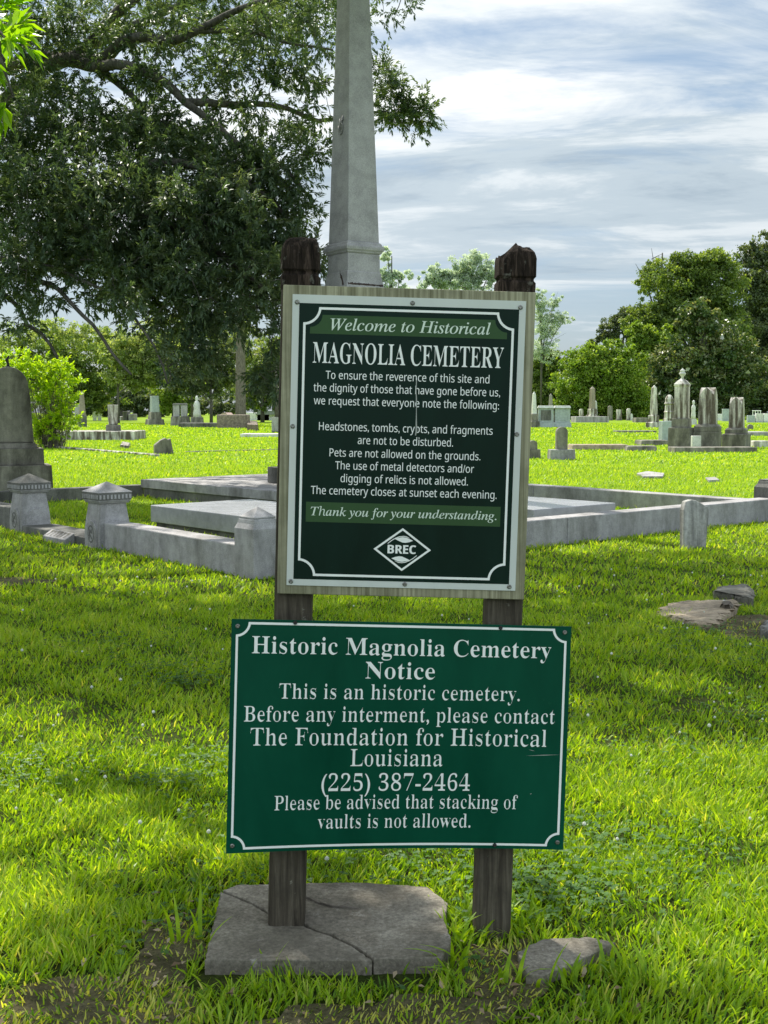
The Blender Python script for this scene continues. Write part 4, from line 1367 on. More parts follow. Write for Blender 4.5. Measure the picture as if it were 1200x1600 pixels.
MB().frustum(32 * k + .001, 34.5 * k, 12 * k, 6 * k, 10 * k, 5 * k).build('cap_stone', M['granite_dark'], r_, bevel=.03)
p = gp(308, 665); k = px_m(p.y)
r_ = thing('statue', 'white draped statue on a dark pedestal under the drooping oak branches', 'statue', p, 0.1)
MB().frustum(-.1, 13 * k, 10.5 * k, 8 * k, 9.5 * k, 7 * k).build('pedestal', M['marble_dark'], r_, bevel=.03)
MB().lathe([(r * k, z * k) for r, z in ((6.5, 13.01), (6, 20), (4.6, 28), (5, 33), (3.4, 37), (1.6, 38.5), (2.4, 41), (2.2, 44), (1, 46))], 10).build('draped_figure', M['marble_pale'], r_, smooth=True)
block('grave_curb', 'dark low curb in front of the white statue', 'curb', 308, 661, 668, 58, 2.0, M['granite_dark'], 0.0, 0.03)
block('brick_box_tomb', 'rough low brick and rubble box tomb in front of the bare tree trunk', 'tomb', 362, 648, 669, 48, 2.4, M['rubble'], 0.03, 0.08)
rock('rubble_heap', 'jumbled rubble heap at the right end of the brick box tomb', 'rubble', [(386, 663), (403, 664), (401, 658), (388, 657)], 0.4, M['rubble'], 2.0)
block('headstone', 'small grey slab leaning on the brick box tomb', 'gravestone', 356, 655, 668, 9, .3, M['granite'], .1, .03)
block('grave_slab', 'pale flat slab in the sunlit lawn just left of the sign', 'slab', 408, 678, 683, 64, 1.6, M['marble_pale'], -.04, .02)
tablet('grey upright stone at the left edge of the sign frame', 431, 652, 676, 13, M['granite'], M['granite_dark'], 1.1, .1, .1, 'flat', .4)
for px, w, t, lab in ((148, 6, 636, 'left of two small white headstones far off by the dark trees'), (155.5, 6, 638, 'right of two small white headstones far off by the dark trees')):
    tablet(lab, px, t, 650, w, M['white_paint'], M['white_paint'], 1.0, 0, 0, 'round', .3, 'headstone', 'small white headstones far off')
for px, w, t, b, mt, lab in ((178, 20, 644, 650, 'white_paint', 'low white tomb far off behind the stumpy pillar'), (195, 7, 637, 651, 'granite_dark', 'dark distant headstone in the shade'), (205, 9, 641, 651, 'granite', 'grey distant headstone in the shade')):
    block('tomb', lab, 'tomb', px, t, b, w, 2.0, M[mt], 0.0, .05)
# far buildings and tombs under the trees
p = base_at(404, 651); k = px_m(p.y)
r_ = thing('tomb', 'long whitewashed tomb with a stepped end far off left of the sign', 'tomb', p, 0)
MB().box(-19 * k, 8 * k, 0, 4, -.1, 12 * k).build('tomb_body', M['white_paint'], r_, bevel=.05)
MB().box(8.1 * k, 17 * k, 0, 4, -.1, 16 * k).build('tomb_end', M['white_paint'], r_, bevel=.05)
p = base_at(412, 648.5); k = px_m(p.y)
r_ = thing('house', 'distant low building with a grey roof left of the sign', 'house', p, 0)
MB().box(-10 * k, 22 * k, 0, 8, -.1, 9 * k).build('wall', M['white_paint'], r_)
m = MB()
m.slabx([(-12 * k, 9.02 * k), (24 * k, 9.02 * k), (20 * k, 15 * k), (-8 * k, 15 * k)], -.5, 8.5)
m.build('roof', M['grey_roof'], r_)
p = base_at(350, 649); k = px_m(p.y)
r_ = thing('tomb', 'small faded pink gabled tomb far off beside the bare trunk', 'tomb', p, 0)
MB().box(-9 * k, 9 * k, 0, 5, -.1, 5 * k).build('tomb_body', M['pink'], r_)
m = MB(); m.slabx([(-10 * k, 5.02 * k), (10 * k, 5.02 * k), (3 * k, 12 * k), (-2 * k, 12 * k)], -.3, 5.3); m.build('roof', M['pink'], r_)
# broken stump stone in the lawn, small rock, edging
p = gp(256, 709); k = px_m(p.y)
m = MB()
m.slabx([(-15 * k, -.1), (16 * k, -.1), (14 * k, 3 * k), (10 * k, 24 * k), (6 * k, 22 * k), (2 * k, 25 * k), (-6 * k, 21 * k), (-15 * k, 14 * k)], -.18, .18)
o = m.build('broken_headstone', M['marble_dark'], None, bevel=.03); o.location = p; o.rotation_euler = (0, 0, .3)
tag(o, 'jagged broken dark headstone stump alone in the sunlit lawn at left', 'gravestone')
rock('lawn_rock', 'small pale rock in the grass near the broken headstone stump', 'rock', [(188, 695), (200, 696), (203, 692), (192, 690)], 0.12, M['marble_stained'], 1.5)
e0, e1 = gp(52, 697), gp(246, 713)
coping('plot_edging', 'thin weathered stone edging crossing the sunlit lawn at the left', e0, e1, 0.16, 0.07, M['marble_stained'], (), 0.02, 'edging')
e0, e1 = gp(290, 707), gp(436, 703)
coping('plot_edging', 'thin dark edging line in the lawn right of the broken headstone', e0, e1, 0.14, 0.04, M['marble_dark'], (), 0.02, 'edging')

# ------------------------------------------------------------------ leaves
def unit(n):
    v = RNG.normal(size=(n, 3))
    return v / np.linalg.norm(v, axis=1, keepdims=True)

def leaf_cloud(name, pos, d, up, L, W, tint, mat, parent=None, fold=0.25, extra=None):
    """one folded lozenge per leaf: pos = base, d = direction, up = rough upper side"""
    n = len(pos)
    s = np.cross(d, up)
    s /= (np.linalg.norm(s, axis=1, keepdims=True) + 1e-9)
    u = np.cross(s, d)
    L = np.broadcast_to(np.asarray(L, float), (n,))[:, None]
    W = np.broadcast_to(np.asarray(W, float), (n,))[:, None]
    b = pos
    tip = pos + d * L - u * L * 0.12
    mid = pos + d * L * 0.45
    l_ = mid + s * W * 0.5 + u * W * fold
    r_ = mid - s * W * 0.5 + u * W * fold
    V = np.stack([b, r_, tip, l_], 1).reshape(-1, 3)
    loops = np.arange(4 * n)
    me = fast_mesh(name, V, loops, np.arange(n) * 4, np.full(n, 4), {'tint': np.repeat(tint, 4)})
    return link_mesh(name, me, mat, parent)

def sprigs(centers, dirs, per, length, leaf, wratio, spread=0.9):
    """leaves set along short twigs; returns pos, dir, up, L, W"""
    n = len(centers)
    t = RNG.uniform(0.0, 1.0, (n, per))
    ang = RNG.uniform(0, 2 * np.pi, (n, per))
    a = np.cross(dirs, unit(n)); a /= np.linalg.norm(a, axis=1, keepdims=True) + 1e-9
    b = np.cross(dirs, a)
    pos = centers[:, None, :] + dirs[:, None, :] * (t * length)[..., None]
    rad = a[:, None, :] * np.cos(ang)[..., None] + b[:, None, :] * np.sin(ang)[..., None]
    sp = spread * (1.15 - 0.6 * t)
    d = dirs[:, None, :] + rad * sp[..., None] + np.array([0, 0, -0.12])
    d = d / np.linalg.norm(d, axis=2, keepdims=True)
    d = d.reshape(-1, 3); pos = pos.reshape(-1, 3)
    up = np.array([0, 0, 1.0]) + 0.6 * unit(len(d))
    L = leaf * RNG.uniform(0.65, 1.2, len(d))
    return pos, d, up, L, L * wratio * RNG.uniform(0.8, 1.2, len(d))

# ---- the great oak: trunk beyond the left edge, boughs reaching across the frame
def oak():
    root = thing('oak_tree', 'huge dark oak spreading its boughs over the left half of the view', 'tree', (-11.5, 25.0, 0))
    base = np.array([-11.5, 25.0, 0.0])
    lm = MB()
    trunk = [(-11.5, 25, -0.2), (-11.45, 25, 0.6), (-11.3, 24.9, 2.0), (-11.1, 24.8, 3.4), (-10.9, 24.6, 4.6)]
    MB().tube([np.array(p) - base for p in trunk], [0.95, 0.72, 0.62, 0.6, 0.55], 14).build('trunk', M['bark'], root, smooth=True)
    fork = Vector((-10.9, 24.6, 4.6))
    def P(px, py, Y): return at(px, py, Y)
    limbs = [
        ([fork, P(-160, 170, 24), P(40, 98, 23), P(110, 95, 22.5), P(150, 55, 22.3), P(185, 20, 22), P(218, -10, 22), P(260, -80, 21)], .27, .07),
        ([P(60, 108, 23), P(105, 97, 22.3), P(155, 90, 22), P(185, 66, 21.8), P(225, 59, 21.6), P(270, 64, 21.5), P(310, 45, 21.4), P(350, 25, 21.3), P(425, -2, 21)], .17, .045),
        ([P(112, 97, 22.5), P(160, 102, 21.5), P(200, 105, 21.2), P(260, 130, 21), P(290, 160, 20.8), P(340, 195, 20.6), P(375, 225, 20.5), P(435, 255, 20.3), P(485, 310, 20.2)], .14, .025),
        ([P(150, 103, 22), P(180, 125, 21.7), P(215, 160, 21.5), P(222, 170, 21.4)], .09, .03),
        ([P(292, 160, 20.8), P(350, 163, 21.2), P(400, 162, 21.6), P(450, 172, 22), P(495, 187, 22.3), P(540, 180, 22.6), P(600, 172, 22.8), P(640, 205, 23)], .075, .02),
        ([P(310, 47, 21.4), P(380, 48, 21.5), P(425, 58, 21.6), P(465, 70, 21.7), P(520, 78, 22)], .06, .02),
        ([fork, P(-120, 390, 22), P(15, 466, 19.5), P(44, 506, 19), P(62, 519, 18.8), P(90, 560, 18.6)], .11, .025),
        ([P(-60, 420, 21), P(60, 440, 19.5), P(99, 462, 19), P(147, 510, 18.6), P(172, 547, 18.4), P(205, 585, 18.2)], .075, .02),
        ([P(-30, 400, 20.5), P(70, 415, 19.3), P(150, 445, 18.8), P(200, 480, 18.5), P(240, 540, 18.3), P(262, 600, 18.2)], .06, .015),
        ([fork, P(-100, 300, 23), P(60, 300, 21), P(160, 320, 20.3), P(260, 350, 19.8), P(350, 400, 19.5), P(410, 450, 19.3)], .22, .04),
        ([P(100, 310, 20.7), P(180, 270, 20.5), P(260, 255, 20.2), P(340, 270, 20), P(410, 300, 19.8), P(470, 370, 19.8)], .12, .025),
        ([fork, P(-200, 60, 23), (-8.5, 20, 8.5), (-6.5, 16, 9.2), (-4, 13.5, 9.4), (-1, 12.5, 9.2), (1.5, 12.5, 9.0)], .28, .06),
        ([(-6.5, 16, 9.2), (-5, 17, 9.8), (-2, 17, 10), (1, 17, 9.8), (3, 17.5, 9.4)], .16, .04),
        ([(-8.5, 20, 8.5), (-8, 15, 8.6), (-7.5, 12, 8.4), (-6, 10.5, 8.2)], .16, .04),
        ([fork, (-8, 26, 8), (-5, 27, 10), (-2, 27, 11)], .25, .05),
        ([fork, (-13, 23, 8), (-14, 20, 9)], .25, .08),
    ]
    nodes = []
    for pts, r0, r1 in limbs:
        pts = [Vector(p) for p in pts]
        # smooth the polyline and let it wander a little
        sm = []
        n = len(pts)
        for i in range(n - 1):
            p0, p1, p2, p3 = pts[max(i - 1, 0)], pts[i], pts[i + 1], pts[min(i + 2, n - 1)]
            k = max(2, int((p2 - p1).length / 0.25))
            for j in range(k):
                t = j / k
                q = 0.5 * ((2 * p1) + (p2 - p0) * t + (2 * p0 - 5 * p1 + 4 * p2 - p3) * t * t + (3 * p1 - p0 - 3 * p2 + p3) * t ** 3)
                sm.append(q + Vector((mnoise.noise(q * 1.3), mnoise.noise(q * 1.3 + Vector((9, 0, 0))), mnoise.noise(q * 1.3 + Vector((0, 9, 0))))) * 0.06)
        sm.append(pts[-1])
        m = len(sm)
        rad = [(r0 + (r1 - r0) * (i / (m - 1)) ** 0.8) * 0.95 for i in range(m)]
        MB().tube([q - Vector(base) for q in sm], rad, 8).build('limb', M['bark'], root, smooth=True)
        nodes += [(np.array(q), r) for q, r in zip(sm, rad)]
    # clusters of twigs
    # (px, py, rx, ry, Y, rY, count)
    blobs = [(30, 300, 110, 110, 20.5, 1.8, 80), (150, 330, 120, 90, 20.3, 1.8, 85), (270, 330, 100, 90, 20, 1.5, 75), (360, 340, 80, 80, 19.8, 1.4, 55),
             (400, 420, 70, 80, 19.6, 1.3, 48), (300, 440, 100, 70, 19.4, 1.4, 60), (210, 420, 90, 60, 19.6, 1.4, 48), (90, 395, 110, 55, 19.6, 1.4, 46),
             (20, 440, 70, 40, 19.3, 1.2, 14), (415, 500, 40, 60, 19.4, 1.2, 16), (310, 500, 70, 40, 18.7, 1.0, 20), (275, 555, 36, 42, 18.3, .8, 10), (318, 560, 30, 36, 18.9, .8, 7),
             (205, 480, 50, 30, 18.6, 1.0, 9), (110, 480, 60, 22, 18.8, 1.0, 5), (30, 510, 50, 24, 18.8, .9, 3), (420, 580, 30, 40, 19.4, .8, 12),
             (60, 200, 90, 80, 21.5, 1.4, 42), (170, 200, 100, 60, 21.2, 1.3, 34), (270, 210, 90, 60, 20.8, 1.2, 34), (350, 240, 70, 55, 20.6, 1.1, 28), (430, 270, 60, 40, 20.3, .9, 20),
             (450, 330, 50, 50, 20.0, .9, 18), (480, 385, 35, 45, 19.9, .7, 14), (470, 245, 45, 35, 20.4, .7, 12), (475, 440, 25, 40, 19.9, .6, 8),
             (50, 60, 80, 70, 22.5, 1.4, 24), (150, 50, 80, 55, 22.2, 1.2, 20), (250, 40, 80, 50, 21.8, 1.2, 20), (340, 70, 70, 50, 21.5, 1.2, 20), (420, 40, 60, 40, 21.4, 1.2, 15),
             (300, 130, 80, 40, 21.2, 1.0, 20), (400, 115, 60, 40, 21.6, 1.0, 16), (470, 60, 45, 55, 21.8, 1.0, 16), (480, 135, 40, 40, 22.0, .8, 13), (490, 10, 30, 30, 21.8, .8, 8),
             (380, 175, 60, 22, 21.4, .7, 10), (460, 190, 40, 20, 22, .6, 7), (620, 140, 26, 45, 22.8, .5, 11), (645, 185, 28, 28, 23, .4, 11), (605, 110, 14, 26, 22.7, .4, 5), (660, 165, 16, 12, 23, .3, 4), (600, 185, 14, 16, 22.8, .4, 4),
             (90, 130, 80, 30, 22.4, .9, 12), (210, 120, 60, 30, 21.6, .9, 10)]
    C = []
    for px, py, rx, ry, Y, rY, n in blobs:
        n = int(n * (1.5 if 190 < py < 450 and px < 440 else 1.35 if py <= 130 and px < 260 else 0.8 if py <= 130 and px < 480 else 1.0))
        u = unit(n) * (RNG.uniform(0, 1, n) ** 0.45)[:, None]
        for q in u:
            C.append(np.array(at(px + q[0] * rx, py + q[2] * ry, Y + q[1] * rY)))
    world = [(-4.5, 13.5, 9.0, 2.6, 2.2, 0.9, 70), (-1.2, 13.2, 9.0, 2.2, 2.2, .9, 55), (1.4, 13.2, 8.9, 1.9, 1.9, .8, 34), (-6.8, 11.6, 8.4, 1.8, 2.0, .8, 34), (-1.5, 17, 9.9, 3.4, 1.6, .8, 42),
             (2.4, 17.2, 9.4, 1.8, 1.5, .8, 18), (-8, 18, 9.2, 2.6, 3.0, 1.2, 46), (-3, 26.5, 10.5, 4, 2.5, 1.4, 50), (-9.5, 24, 10, 3.5, 3.5, 1.6, 50), (-13.5, 21, 9, 3, 3.5, 1.5, 36)]
    for x, y, z, rx, ry, rz, n in world:
        n = int(n * 5.4)
        u = unit(n) * (RNG.uniform(0, 1, n) ** 0.45)[:, None]
        C += list(u * np.array([rx, ry, rz]) + np.array([x, y, z]))
    C = np.array(C)
    # join every cluster to the nearest wood already grown, nearest first
    pts = [n_[0] for n_ in nodes]
    pa = np.array(pts)
    d0 = np.array([np.min(np.sum((pa - c) ** 2, 1)) for c in C])
    order = np.argsort(d0)
    tw = MB()
    grown = pa.copy()
    extra = []
    dirs = np.zeros_like(C)
    buf = []
    for oi in order:
        c = C[oi]
        g = grown if not buf else np.vstack([grown, np.array(buf)])
        if len(buf) > 200:
            grown = g; buf = []
        w = c - g
        j = np.argmin(np.sum(w ** 2, 1) + 0.25 * np.maximum(0, g[:, 2] - c[2] - 0.6) ** 2)
        a = g[j]
        dv = c - a
        ln = np.linalg.norm(dv)
        mid = (a + c) / 2 + np.array([0, 0, 0.12 * ln]) + RNG.normal(size=3) * 0.06 * ln
        q1 = (a + mid) / 2 + RNG.normal(size=3) * 0.03 * ln; q2 = (mid + c) / 2 + RNG.normal(size=3) * 0.03 * ln
        r = 0.007 + 0.007 * ln
        tw.tube([Vector(x - base) for x in (a, q1, mid, q2, c)], [r, r * .85, r * .7, r * .55, 0.004], 4)
        buf += [q1, mid, q2, c]
        dirs[oi] = (c - mid) / (np.linalg.norm(c - mid) + 1e-9)
    tw.build('twigs', M['bark'], root)
    # sprigs round every cluster
    per = 6
    cc = np.repeat(C, per, 0)
    dd = np.repeat(dirs, per, 0) * 0.55 + unit(len(cc)) * 0.9 + np.array([0, 0, 0.08])
    dd /= np.linalg.norm(dd, axis=1, keepdims=True)
    cc = cc + unit(len(cc)) * RNG.uniform(0.0, 0.22, len(cc))[:, None]
    pos, d, up, L, W = sprigs(cc, dd, 22, 0.34, 0.105, 0.30)
    tint = np.clip(np.repeat(np.repeat(RNG.uniform(0.05, 0.75, len(C)), per), 22) + RNG.normal(size=len(pos)) * 0.16, 0, 1)
    leaf_cloud('crown', pos - base, d, up, L, W, tint, M['oak_leaf'], root)
oak()

# ---- the tree whose low bough hangs into the upper left corner
def near_tree():
    base = Vector((-4.3, 3.4, 0))
    root = thing('broadleaf_tree', 'bright fresh-leaved bough hanging into the upper left corner', 'tree', base)
    MB().tube([(0, 0, -.2), (.02, 0, .8), (.08, .05, 2.2), (.2, .1, 3.6), (.5, .1, 4.8)], [.26, .2, .17, .15, .13], 12).build('trunk', M['bark'], root, smooth=True)
    F_ = Vector((.5, .1, 4.8))
    limbs = [([F_, Vector((1.2, .9, 5.5)), Vector((1.8, 1.8, 5.9)), Vector((2.1, 2.6, 6.0)), Vector((2.2, 3.1, 6.0))], .1),
             ([Vector((.2, .1, 3.6)), at(-260, -60, 6.0) - base, at(-120, -30, 6.5) - base, at(-40, 30, 6.6) - base, at(6, 95, 6.6) - base], .05),
             ([at(-80, 0, 6.55) - base, at(-10, 60, 6.6) - base, at(20, 150, 6.4) - base], .02),
             ([at(-60, 5, 6.6) - base, at(-5, 5, 6.6) - base, at(12, 18, 6.6) - base], .02),
             ([F_, Vector((1.2, -1.2, 5.6)), Vector((2.6, -2.2, 5.9)), Vector((4, -2.6, 5.8))], .1),
             ([F_, Vector((.6, .3, 6.4)), Vector((1.4, 0, 7.2))], .1), ([F_, Vector((-.8, -.6, 6)), Vector((-2, -1.4, 6.4))], .1)]
    nodes = []
    for pts, r in limbs:
        sm = []
        for a, b in zip(pts, pts[1:]):
            for k in range(6): sm.append(a.lerp(b, k / 6))
        sm.append(pts[-1])
        MB().tube(sm, [r * (1 - .75 * i / len(sm)) for i in range(len(sm))], 7).build('limb', M['bark'], root, smooth=True)
        nodes += [np.array(q) for q in sm]
    nodes = np.array(nodes)
    C = []
    # the hanging spray in view
    for px, py, rx, ry, Y, n in ((-8, 22, 18, 16, 6.6, 3), (0, 62, 12, 12, 6.6, 2), (-6, 92, 12, 10, 6.6, 1), (12, 165, 6, 8, 6.4, 1), (-50, 60, 30, 80, 6.6, 4)):
        for q in unit(n): C.append(np.array(at(px + q[0] * rx, py + q[2] * ry, Y + q[1] * .25) - base))
    # the crown above and behind the camera that shades the foreground
    for x, y, z, rx, ry, rz, n in ((-2.5, 4.9, 6.2, 1.15, 1.75, .8, 90), (-2.2, 6.55, 6.0, .8, .6, .45, 30), (-2.6, 7.0, 6.0, .55, .5, .4, 20), (-1.55, 6.3, 6.1, .5, .5, .4, 18), (-3.3, 4.4, 6.6, 1.2, 1.9, .9, 60), (-1.5, 4.2, 6.4, .7, 1.6, .7, 40), (-3.5, 2.0, 6.8, 1.6, 1.6, 1.0, 46), (-1.6, 1.6, 6.5, 1.5, 1.6, .8, 46)):
        n = int(n * 2.6)
        u = unit(n) * (RNG.uniform(0, 1, n) ** .4)[:, None]
        C += list(u * np.array([rx, ry, rz]) + np.array([x, y, z]) - np.array(base))
    C = np.array(C)
    tw = MB()
    dirs = []
    g = nodes
    for c in C:
        j = np.argmin(np.sum((g - c) ** 2, 1)); a = g[j]
        m_ = (a + c) / 2 + np.array([0, 0, .1 * np.linalg.norm(c - a)])
        tw.tube([Vector(a), Vector(m_), Vector(c)], [.012, .008, .004], 4)
        dirs.append((c - m_) / (np.linalg.norm(c - m_) + 1e-9))
        g = np.vstack([g, m_[None], c[None]])
    tw.build('twigs', M['bark'], root)
    dirs = np.array(dirs)
    per = 3
    cc = np.repeat(C, per, 0)
    dd = np.repeat(dirs, per, 0) * .8 + unit(len(cc)) * .6 + np.array([0, 0, -.1])
    dd /= np.linalg.norm(dd, axis=1, keepdims=True)
    pos, d, up, L, W = sprigs(cc, dd, 11, .18, .125, .28, .8)
    tint = RNG.uniform(0, 1, len(pos))
    leaf_cloud('crown', pos, d, up, L, W, tint, M['near_leaf'], root)
near_tree()

# ---- background trees
def far_tree(name, label, px, Y, blobs, leaf, n, mat, trunk_w=10, group=None, shell=0.5, trunk=True, wr=0.6, tmat='bark', deadwood=None, bloom=0):
    Y *= 1.55
    leaf *= 0.66 * 1.5; n = int(n * 1.9)
    b = at(px, 650, Y); b.z = 0
    root = thing(name, label, 'tree' if name != 'shrub' else 'shrub', b, 0, group)
    k = Y / F_PX
    base = np.array(b)
    cen = []
    areas = [bl[2] * bl[3] for bl in blobs]
    tot = sum(areas)
    P_, T_ = [], []
    for bl, a in zip(blobs, areas):
        cx, cy, rx, ry = bl[:4]
        m = int(n * a / tot)
        c = np.array(at(cx, cy, Y + (bl[4] if len(bl) > 4 else 0)))
        rr = np.array([rx * k, min(rx, ry) * k * 0.9, ry * k])
        # lumps: sub-clusters over the blob, each with its own leaves
        ncl = max(8, m // 55)
        u = unit(ncl) * (RNG.uniform(shell, 1.12, ncl))[:, None]
        cl = c + u * rr
        cl_r = min(rr) * RNG.uniform(0.10, 0.36, ncl)
        pick = RNG.integers(0, ncl, m)
        p = cl[pick] + unit(m) * (cl_r[pick] * RNG.uniform(0, 1, m) ** 0.5)[:, None] * np.array([1.25, 1.25, .8])
        p[:, 2] = np.maximum(p[:, 2], 0.1)
        P_.append(p)
        T_.append(np.clip(RNG.uniform(0.1, 0.8, ncl)[pick] + RNG.normal(size=m) * .18, 0, 1))
        cen.append(c)
    P_ = np.vstack(P_) - base; T_ = np.concatenate(T_)
    m = len(P_)
    d = unit(m) + np.array([0, 0, -.25]); d /= np.linalg.norm(d, axis=1, keepdims=True)
    up = unit(m) + np.array([0, 0, .9])
    L = leaf * RNG.uniform(.6, 1.3, m)
    leaf_cloud('crown', P_, d, up, L, L * wr, T_, M[mat], root)
    if trunk:
        tm = MB()
        w = trunk_w * k / 2
        topz = max(c[2] for c in cen) - 0
        tm.tube([(0, 0, -.3), (0.1 * w, 0, topz * .3), (-.2 * w, 0, topz * .6), (0, 0, topz)], [w * 1.25, w, w * .7, w * .25], 8)
        tm.build('trunk', M[tmat], root, smooth=True)
        bm2 = MB()
        for c in cen:
            e = Vector(c - base)
            s = Vector((0, 0, max(0.3, e.z * 0.55)))
            mid = s.lerp(e, .5) + Vector((0, 0, .06 * e.length))
            bm2.tube([s, mid, e], [w * .55, w * .4, w * .15], 6)
        if deadwood:
            for (x0, y0, x1, y1) in deadwood:
                a_, c_ = at(x0, y0, Y) - b, at(x1, y1, Y) - b
                bm2.tube([a_, a_.lerp(c_, .5) + Vector((.15, 0, .1)), c_], [w * .2, w * .14, w * .06], 5)
        bm2.build('branches', M[tmat], root)
    if bloom:
        q = P_[RNG.integers(0, m, bloom)] + np.array([0, -.3, 0])
        leaf_cloud('blossoms', q, unit(bloom), unit(bloom), np.full(bloom, leaf * 1.6), np.full(bloom, leaf * 1.5), RNG.uniform(0, 1, bloom), M['clover'], root)
    return root

# right-hand group
far_tree('vine_covered_tree', 'tall tree smothered in bright vines, the highest mass right of the sign', 1085, 118,
         [(1095, 420, 48, 30), (1060, 440, 45, 38), (1120, 450, 40, 50), (1075, 490, 60, 40), (1040, 500, 42, 36), (1120, 520, 45, 50), (1005, 500, 30, 26)], .48, 26000, 'tree_mid', 14, shell=.4, deadwood=[(1100, 495, 1128, 480)])
far_tree('vine_covered_tree', 'lower curtain of bright green vines beside the round bush', 1010, 112, [(1010, 545, 26, 32), (1020, 580, 26, 40), (1000, 520, 20, 16), (1035, 540, 24, 28)], .46, 9000, 'tree_bright', 8, shell=.35)
far_tree('magnolia_tree', 'dark magnolia with pale blossoms behind the urn monument at right', 1100, 108, [(1085, 570, 55, 45), (1130, 560, 45, 55), (1060, 615, 50, 35), (1120, 620, 55, 32), (1150, 590, 40, 45), (1040, 590, 34, 40), (1025, 635, 40, 24), (1090, 500, 34, 30)], .50, 24000, 'tree_magnolia', 14, shell=.4, bloom=60)
far_tree('round_bush', 'big round sunlit bush with a dark shaded side right of the sign', 935, 104, [(925, 575, 42, 36), (955, 580, 44, 40), (900, 600, 34, 38), (940, 620, 55, 36), (975, 615, 40, 38), (905, 562, 20, 14), (925, 548, 18, 12), (958, 543, 26, 16), (990, 556, 20, 18), (930, 642, 62, 24), (975, 640, 40, 24), (890, 640, 26, 22)], .36, 26000, 'tree_bright', 10, shell=.55)
far_tree('tall_dark_tree', 'tall dark tree at the right edge of the photo', 1190, 128, [(1190, 395, 32, 28), (1180, 440, 34, 36), (1205, 470, 40, 40), (1185, 500, 36, 40), (1200, 545, 40, 46), (1190, 600, 40, 46)], .5, 22000, 'tree_dark', 12, shell=.35)
far_tree('thin_crowned_tree', 'grey-green tree with dead top twigs behind the vine-covered tree', 1030, 140, [(1025, 430, 28, 22), (1040, 445, 22, 18), (1010, 445, 16, 22), (1115, 395, 14, 10)], .42, 4200, 'tree_mid', 8, shell=.2, deadwood=[(1020, 420, 1018, 388), (1018, 405, 1034, 397), (1005, 440, 993, 412)])
far_tree('leafy_tree', 'dark green tree between the round bush and the vines', 965, 135, [(965, 510, 26, 20), (985, 495, 22, 22), (950, 528, 20, 14), (995, 520, 20, 20), (930, 545, 22, 14)], .42, 7000, 'tree_dark', 8, shell=.3)
far_tree('leafy_tree', 'light green hedge-like tree just right of the sign frame', 850, 120, [(848, 575, 30, 26), (845, 610, 30, 30), (862, 560, 22, 14), (835, 640, 30, 14), (875, 630, 20, 24)], .42, 11000, 'tree_mid', 8, shell=.4)
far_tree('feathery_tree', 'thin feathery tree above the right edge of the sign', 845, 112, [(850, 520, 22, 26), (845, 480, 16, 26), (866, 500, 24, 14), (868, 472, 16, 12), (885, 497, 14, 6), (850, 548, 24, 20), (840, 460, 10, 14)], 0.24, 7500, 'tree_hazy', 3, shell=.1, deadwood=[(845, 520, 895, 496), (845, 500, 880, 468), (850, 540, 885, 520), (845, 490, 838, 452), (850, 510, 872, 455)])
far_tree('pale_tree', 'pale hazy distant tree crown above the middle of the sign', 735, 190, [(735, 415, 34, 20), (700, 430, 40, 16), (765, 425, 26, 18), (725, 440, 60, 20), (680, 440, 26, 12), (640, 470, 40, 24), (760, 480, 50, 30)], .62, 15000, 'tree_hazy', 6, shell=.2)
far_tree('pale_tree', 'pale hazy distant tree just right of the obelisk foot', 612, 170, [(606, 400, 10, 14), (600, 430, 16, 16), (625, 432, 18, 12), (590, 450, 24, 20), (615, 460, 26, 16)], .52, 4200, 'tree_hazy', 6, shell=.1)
far_tree('leafy_tree', 'dark evergreen behind the headstones at the right edge', 1190, 122, [(1185, 600, 40, 40), (1160, 625, 40, 24), (1200, 640, 40, 20)], .46, 9000, 'tree_dark', 10, shell=.4)
far_tree('leafy_tree', 'dark low undergrowth tree behind the tall stained obelisk', 1010, 119, [(1000, 625, 40, 28), (1040, 635, 40, 22), (960, 640, 40, 18), (900, 640, 50, 16)], .42, 9000, 'tree_dark', 6, shell=.4)

# left-hand group under the oak
far_tree('leafy_tree', 'mid green tree with dense leaves at the far left behind the shrub', 90, 95, [(60, 545, 70, 40), (140, 560, 50, 45), (150, 610, 50, 30), (100, 600, 50, 40), (30, 600, 60, 40)], .36, 16000, 'tree_mid', 12, shell=.4)
far_tree('olive_tree', 'olive-coloured sunlit tree drooping behind the stumpy pillar stone', 185, 80, [(210, 545, 50, 30), (190, 575, 36, 26), (240, 580, 40, 30), (260, 550, 40, 30), (225, 600, 34, 14)], .30, 11000, 'tree_olive', 4, shell=.25)
far_tree('leafy_tree', 'dark shaded tree low behind the small white headstones', 190, 130, [(170, 620, 46, 26), (215, 625, 40, 22), (140, 635, 36, 16), (250, 630, 40, 16)], .46, 9000, 'tree_dark', 12, shell=.4)
far_tree('leafy_tree', 'dark drooping tree above the white statue left of the sign', 330, 70, [(310, 575, 44, 30), (345, 590, 40, 26), (300, 605, 30, 22), (280, 590, 24, 26), (340, 555, 50, 24)], .26, 8000, 'tree_dark', 5, shell=.2)
far_tree('leafy_tree', 'yellow-green small tree between grey monument and statue', 270, 92, [(268, 612, 26, 22), (262, 635, 22, 14), (295, 632, 14, 12)], .30, 3200, 'tree_bright', 4, shell=.3)
far_tree('leafy_tree', 'light green tree behind the bare trunk left of the sign', 410, 85, [(408, 590, 34, 34), (425, 560, 30, 40), (400, 625, 26, 16), (440, 610, 40, 30)], .32, 6500, 'tree_mid', 6, shell=.3)
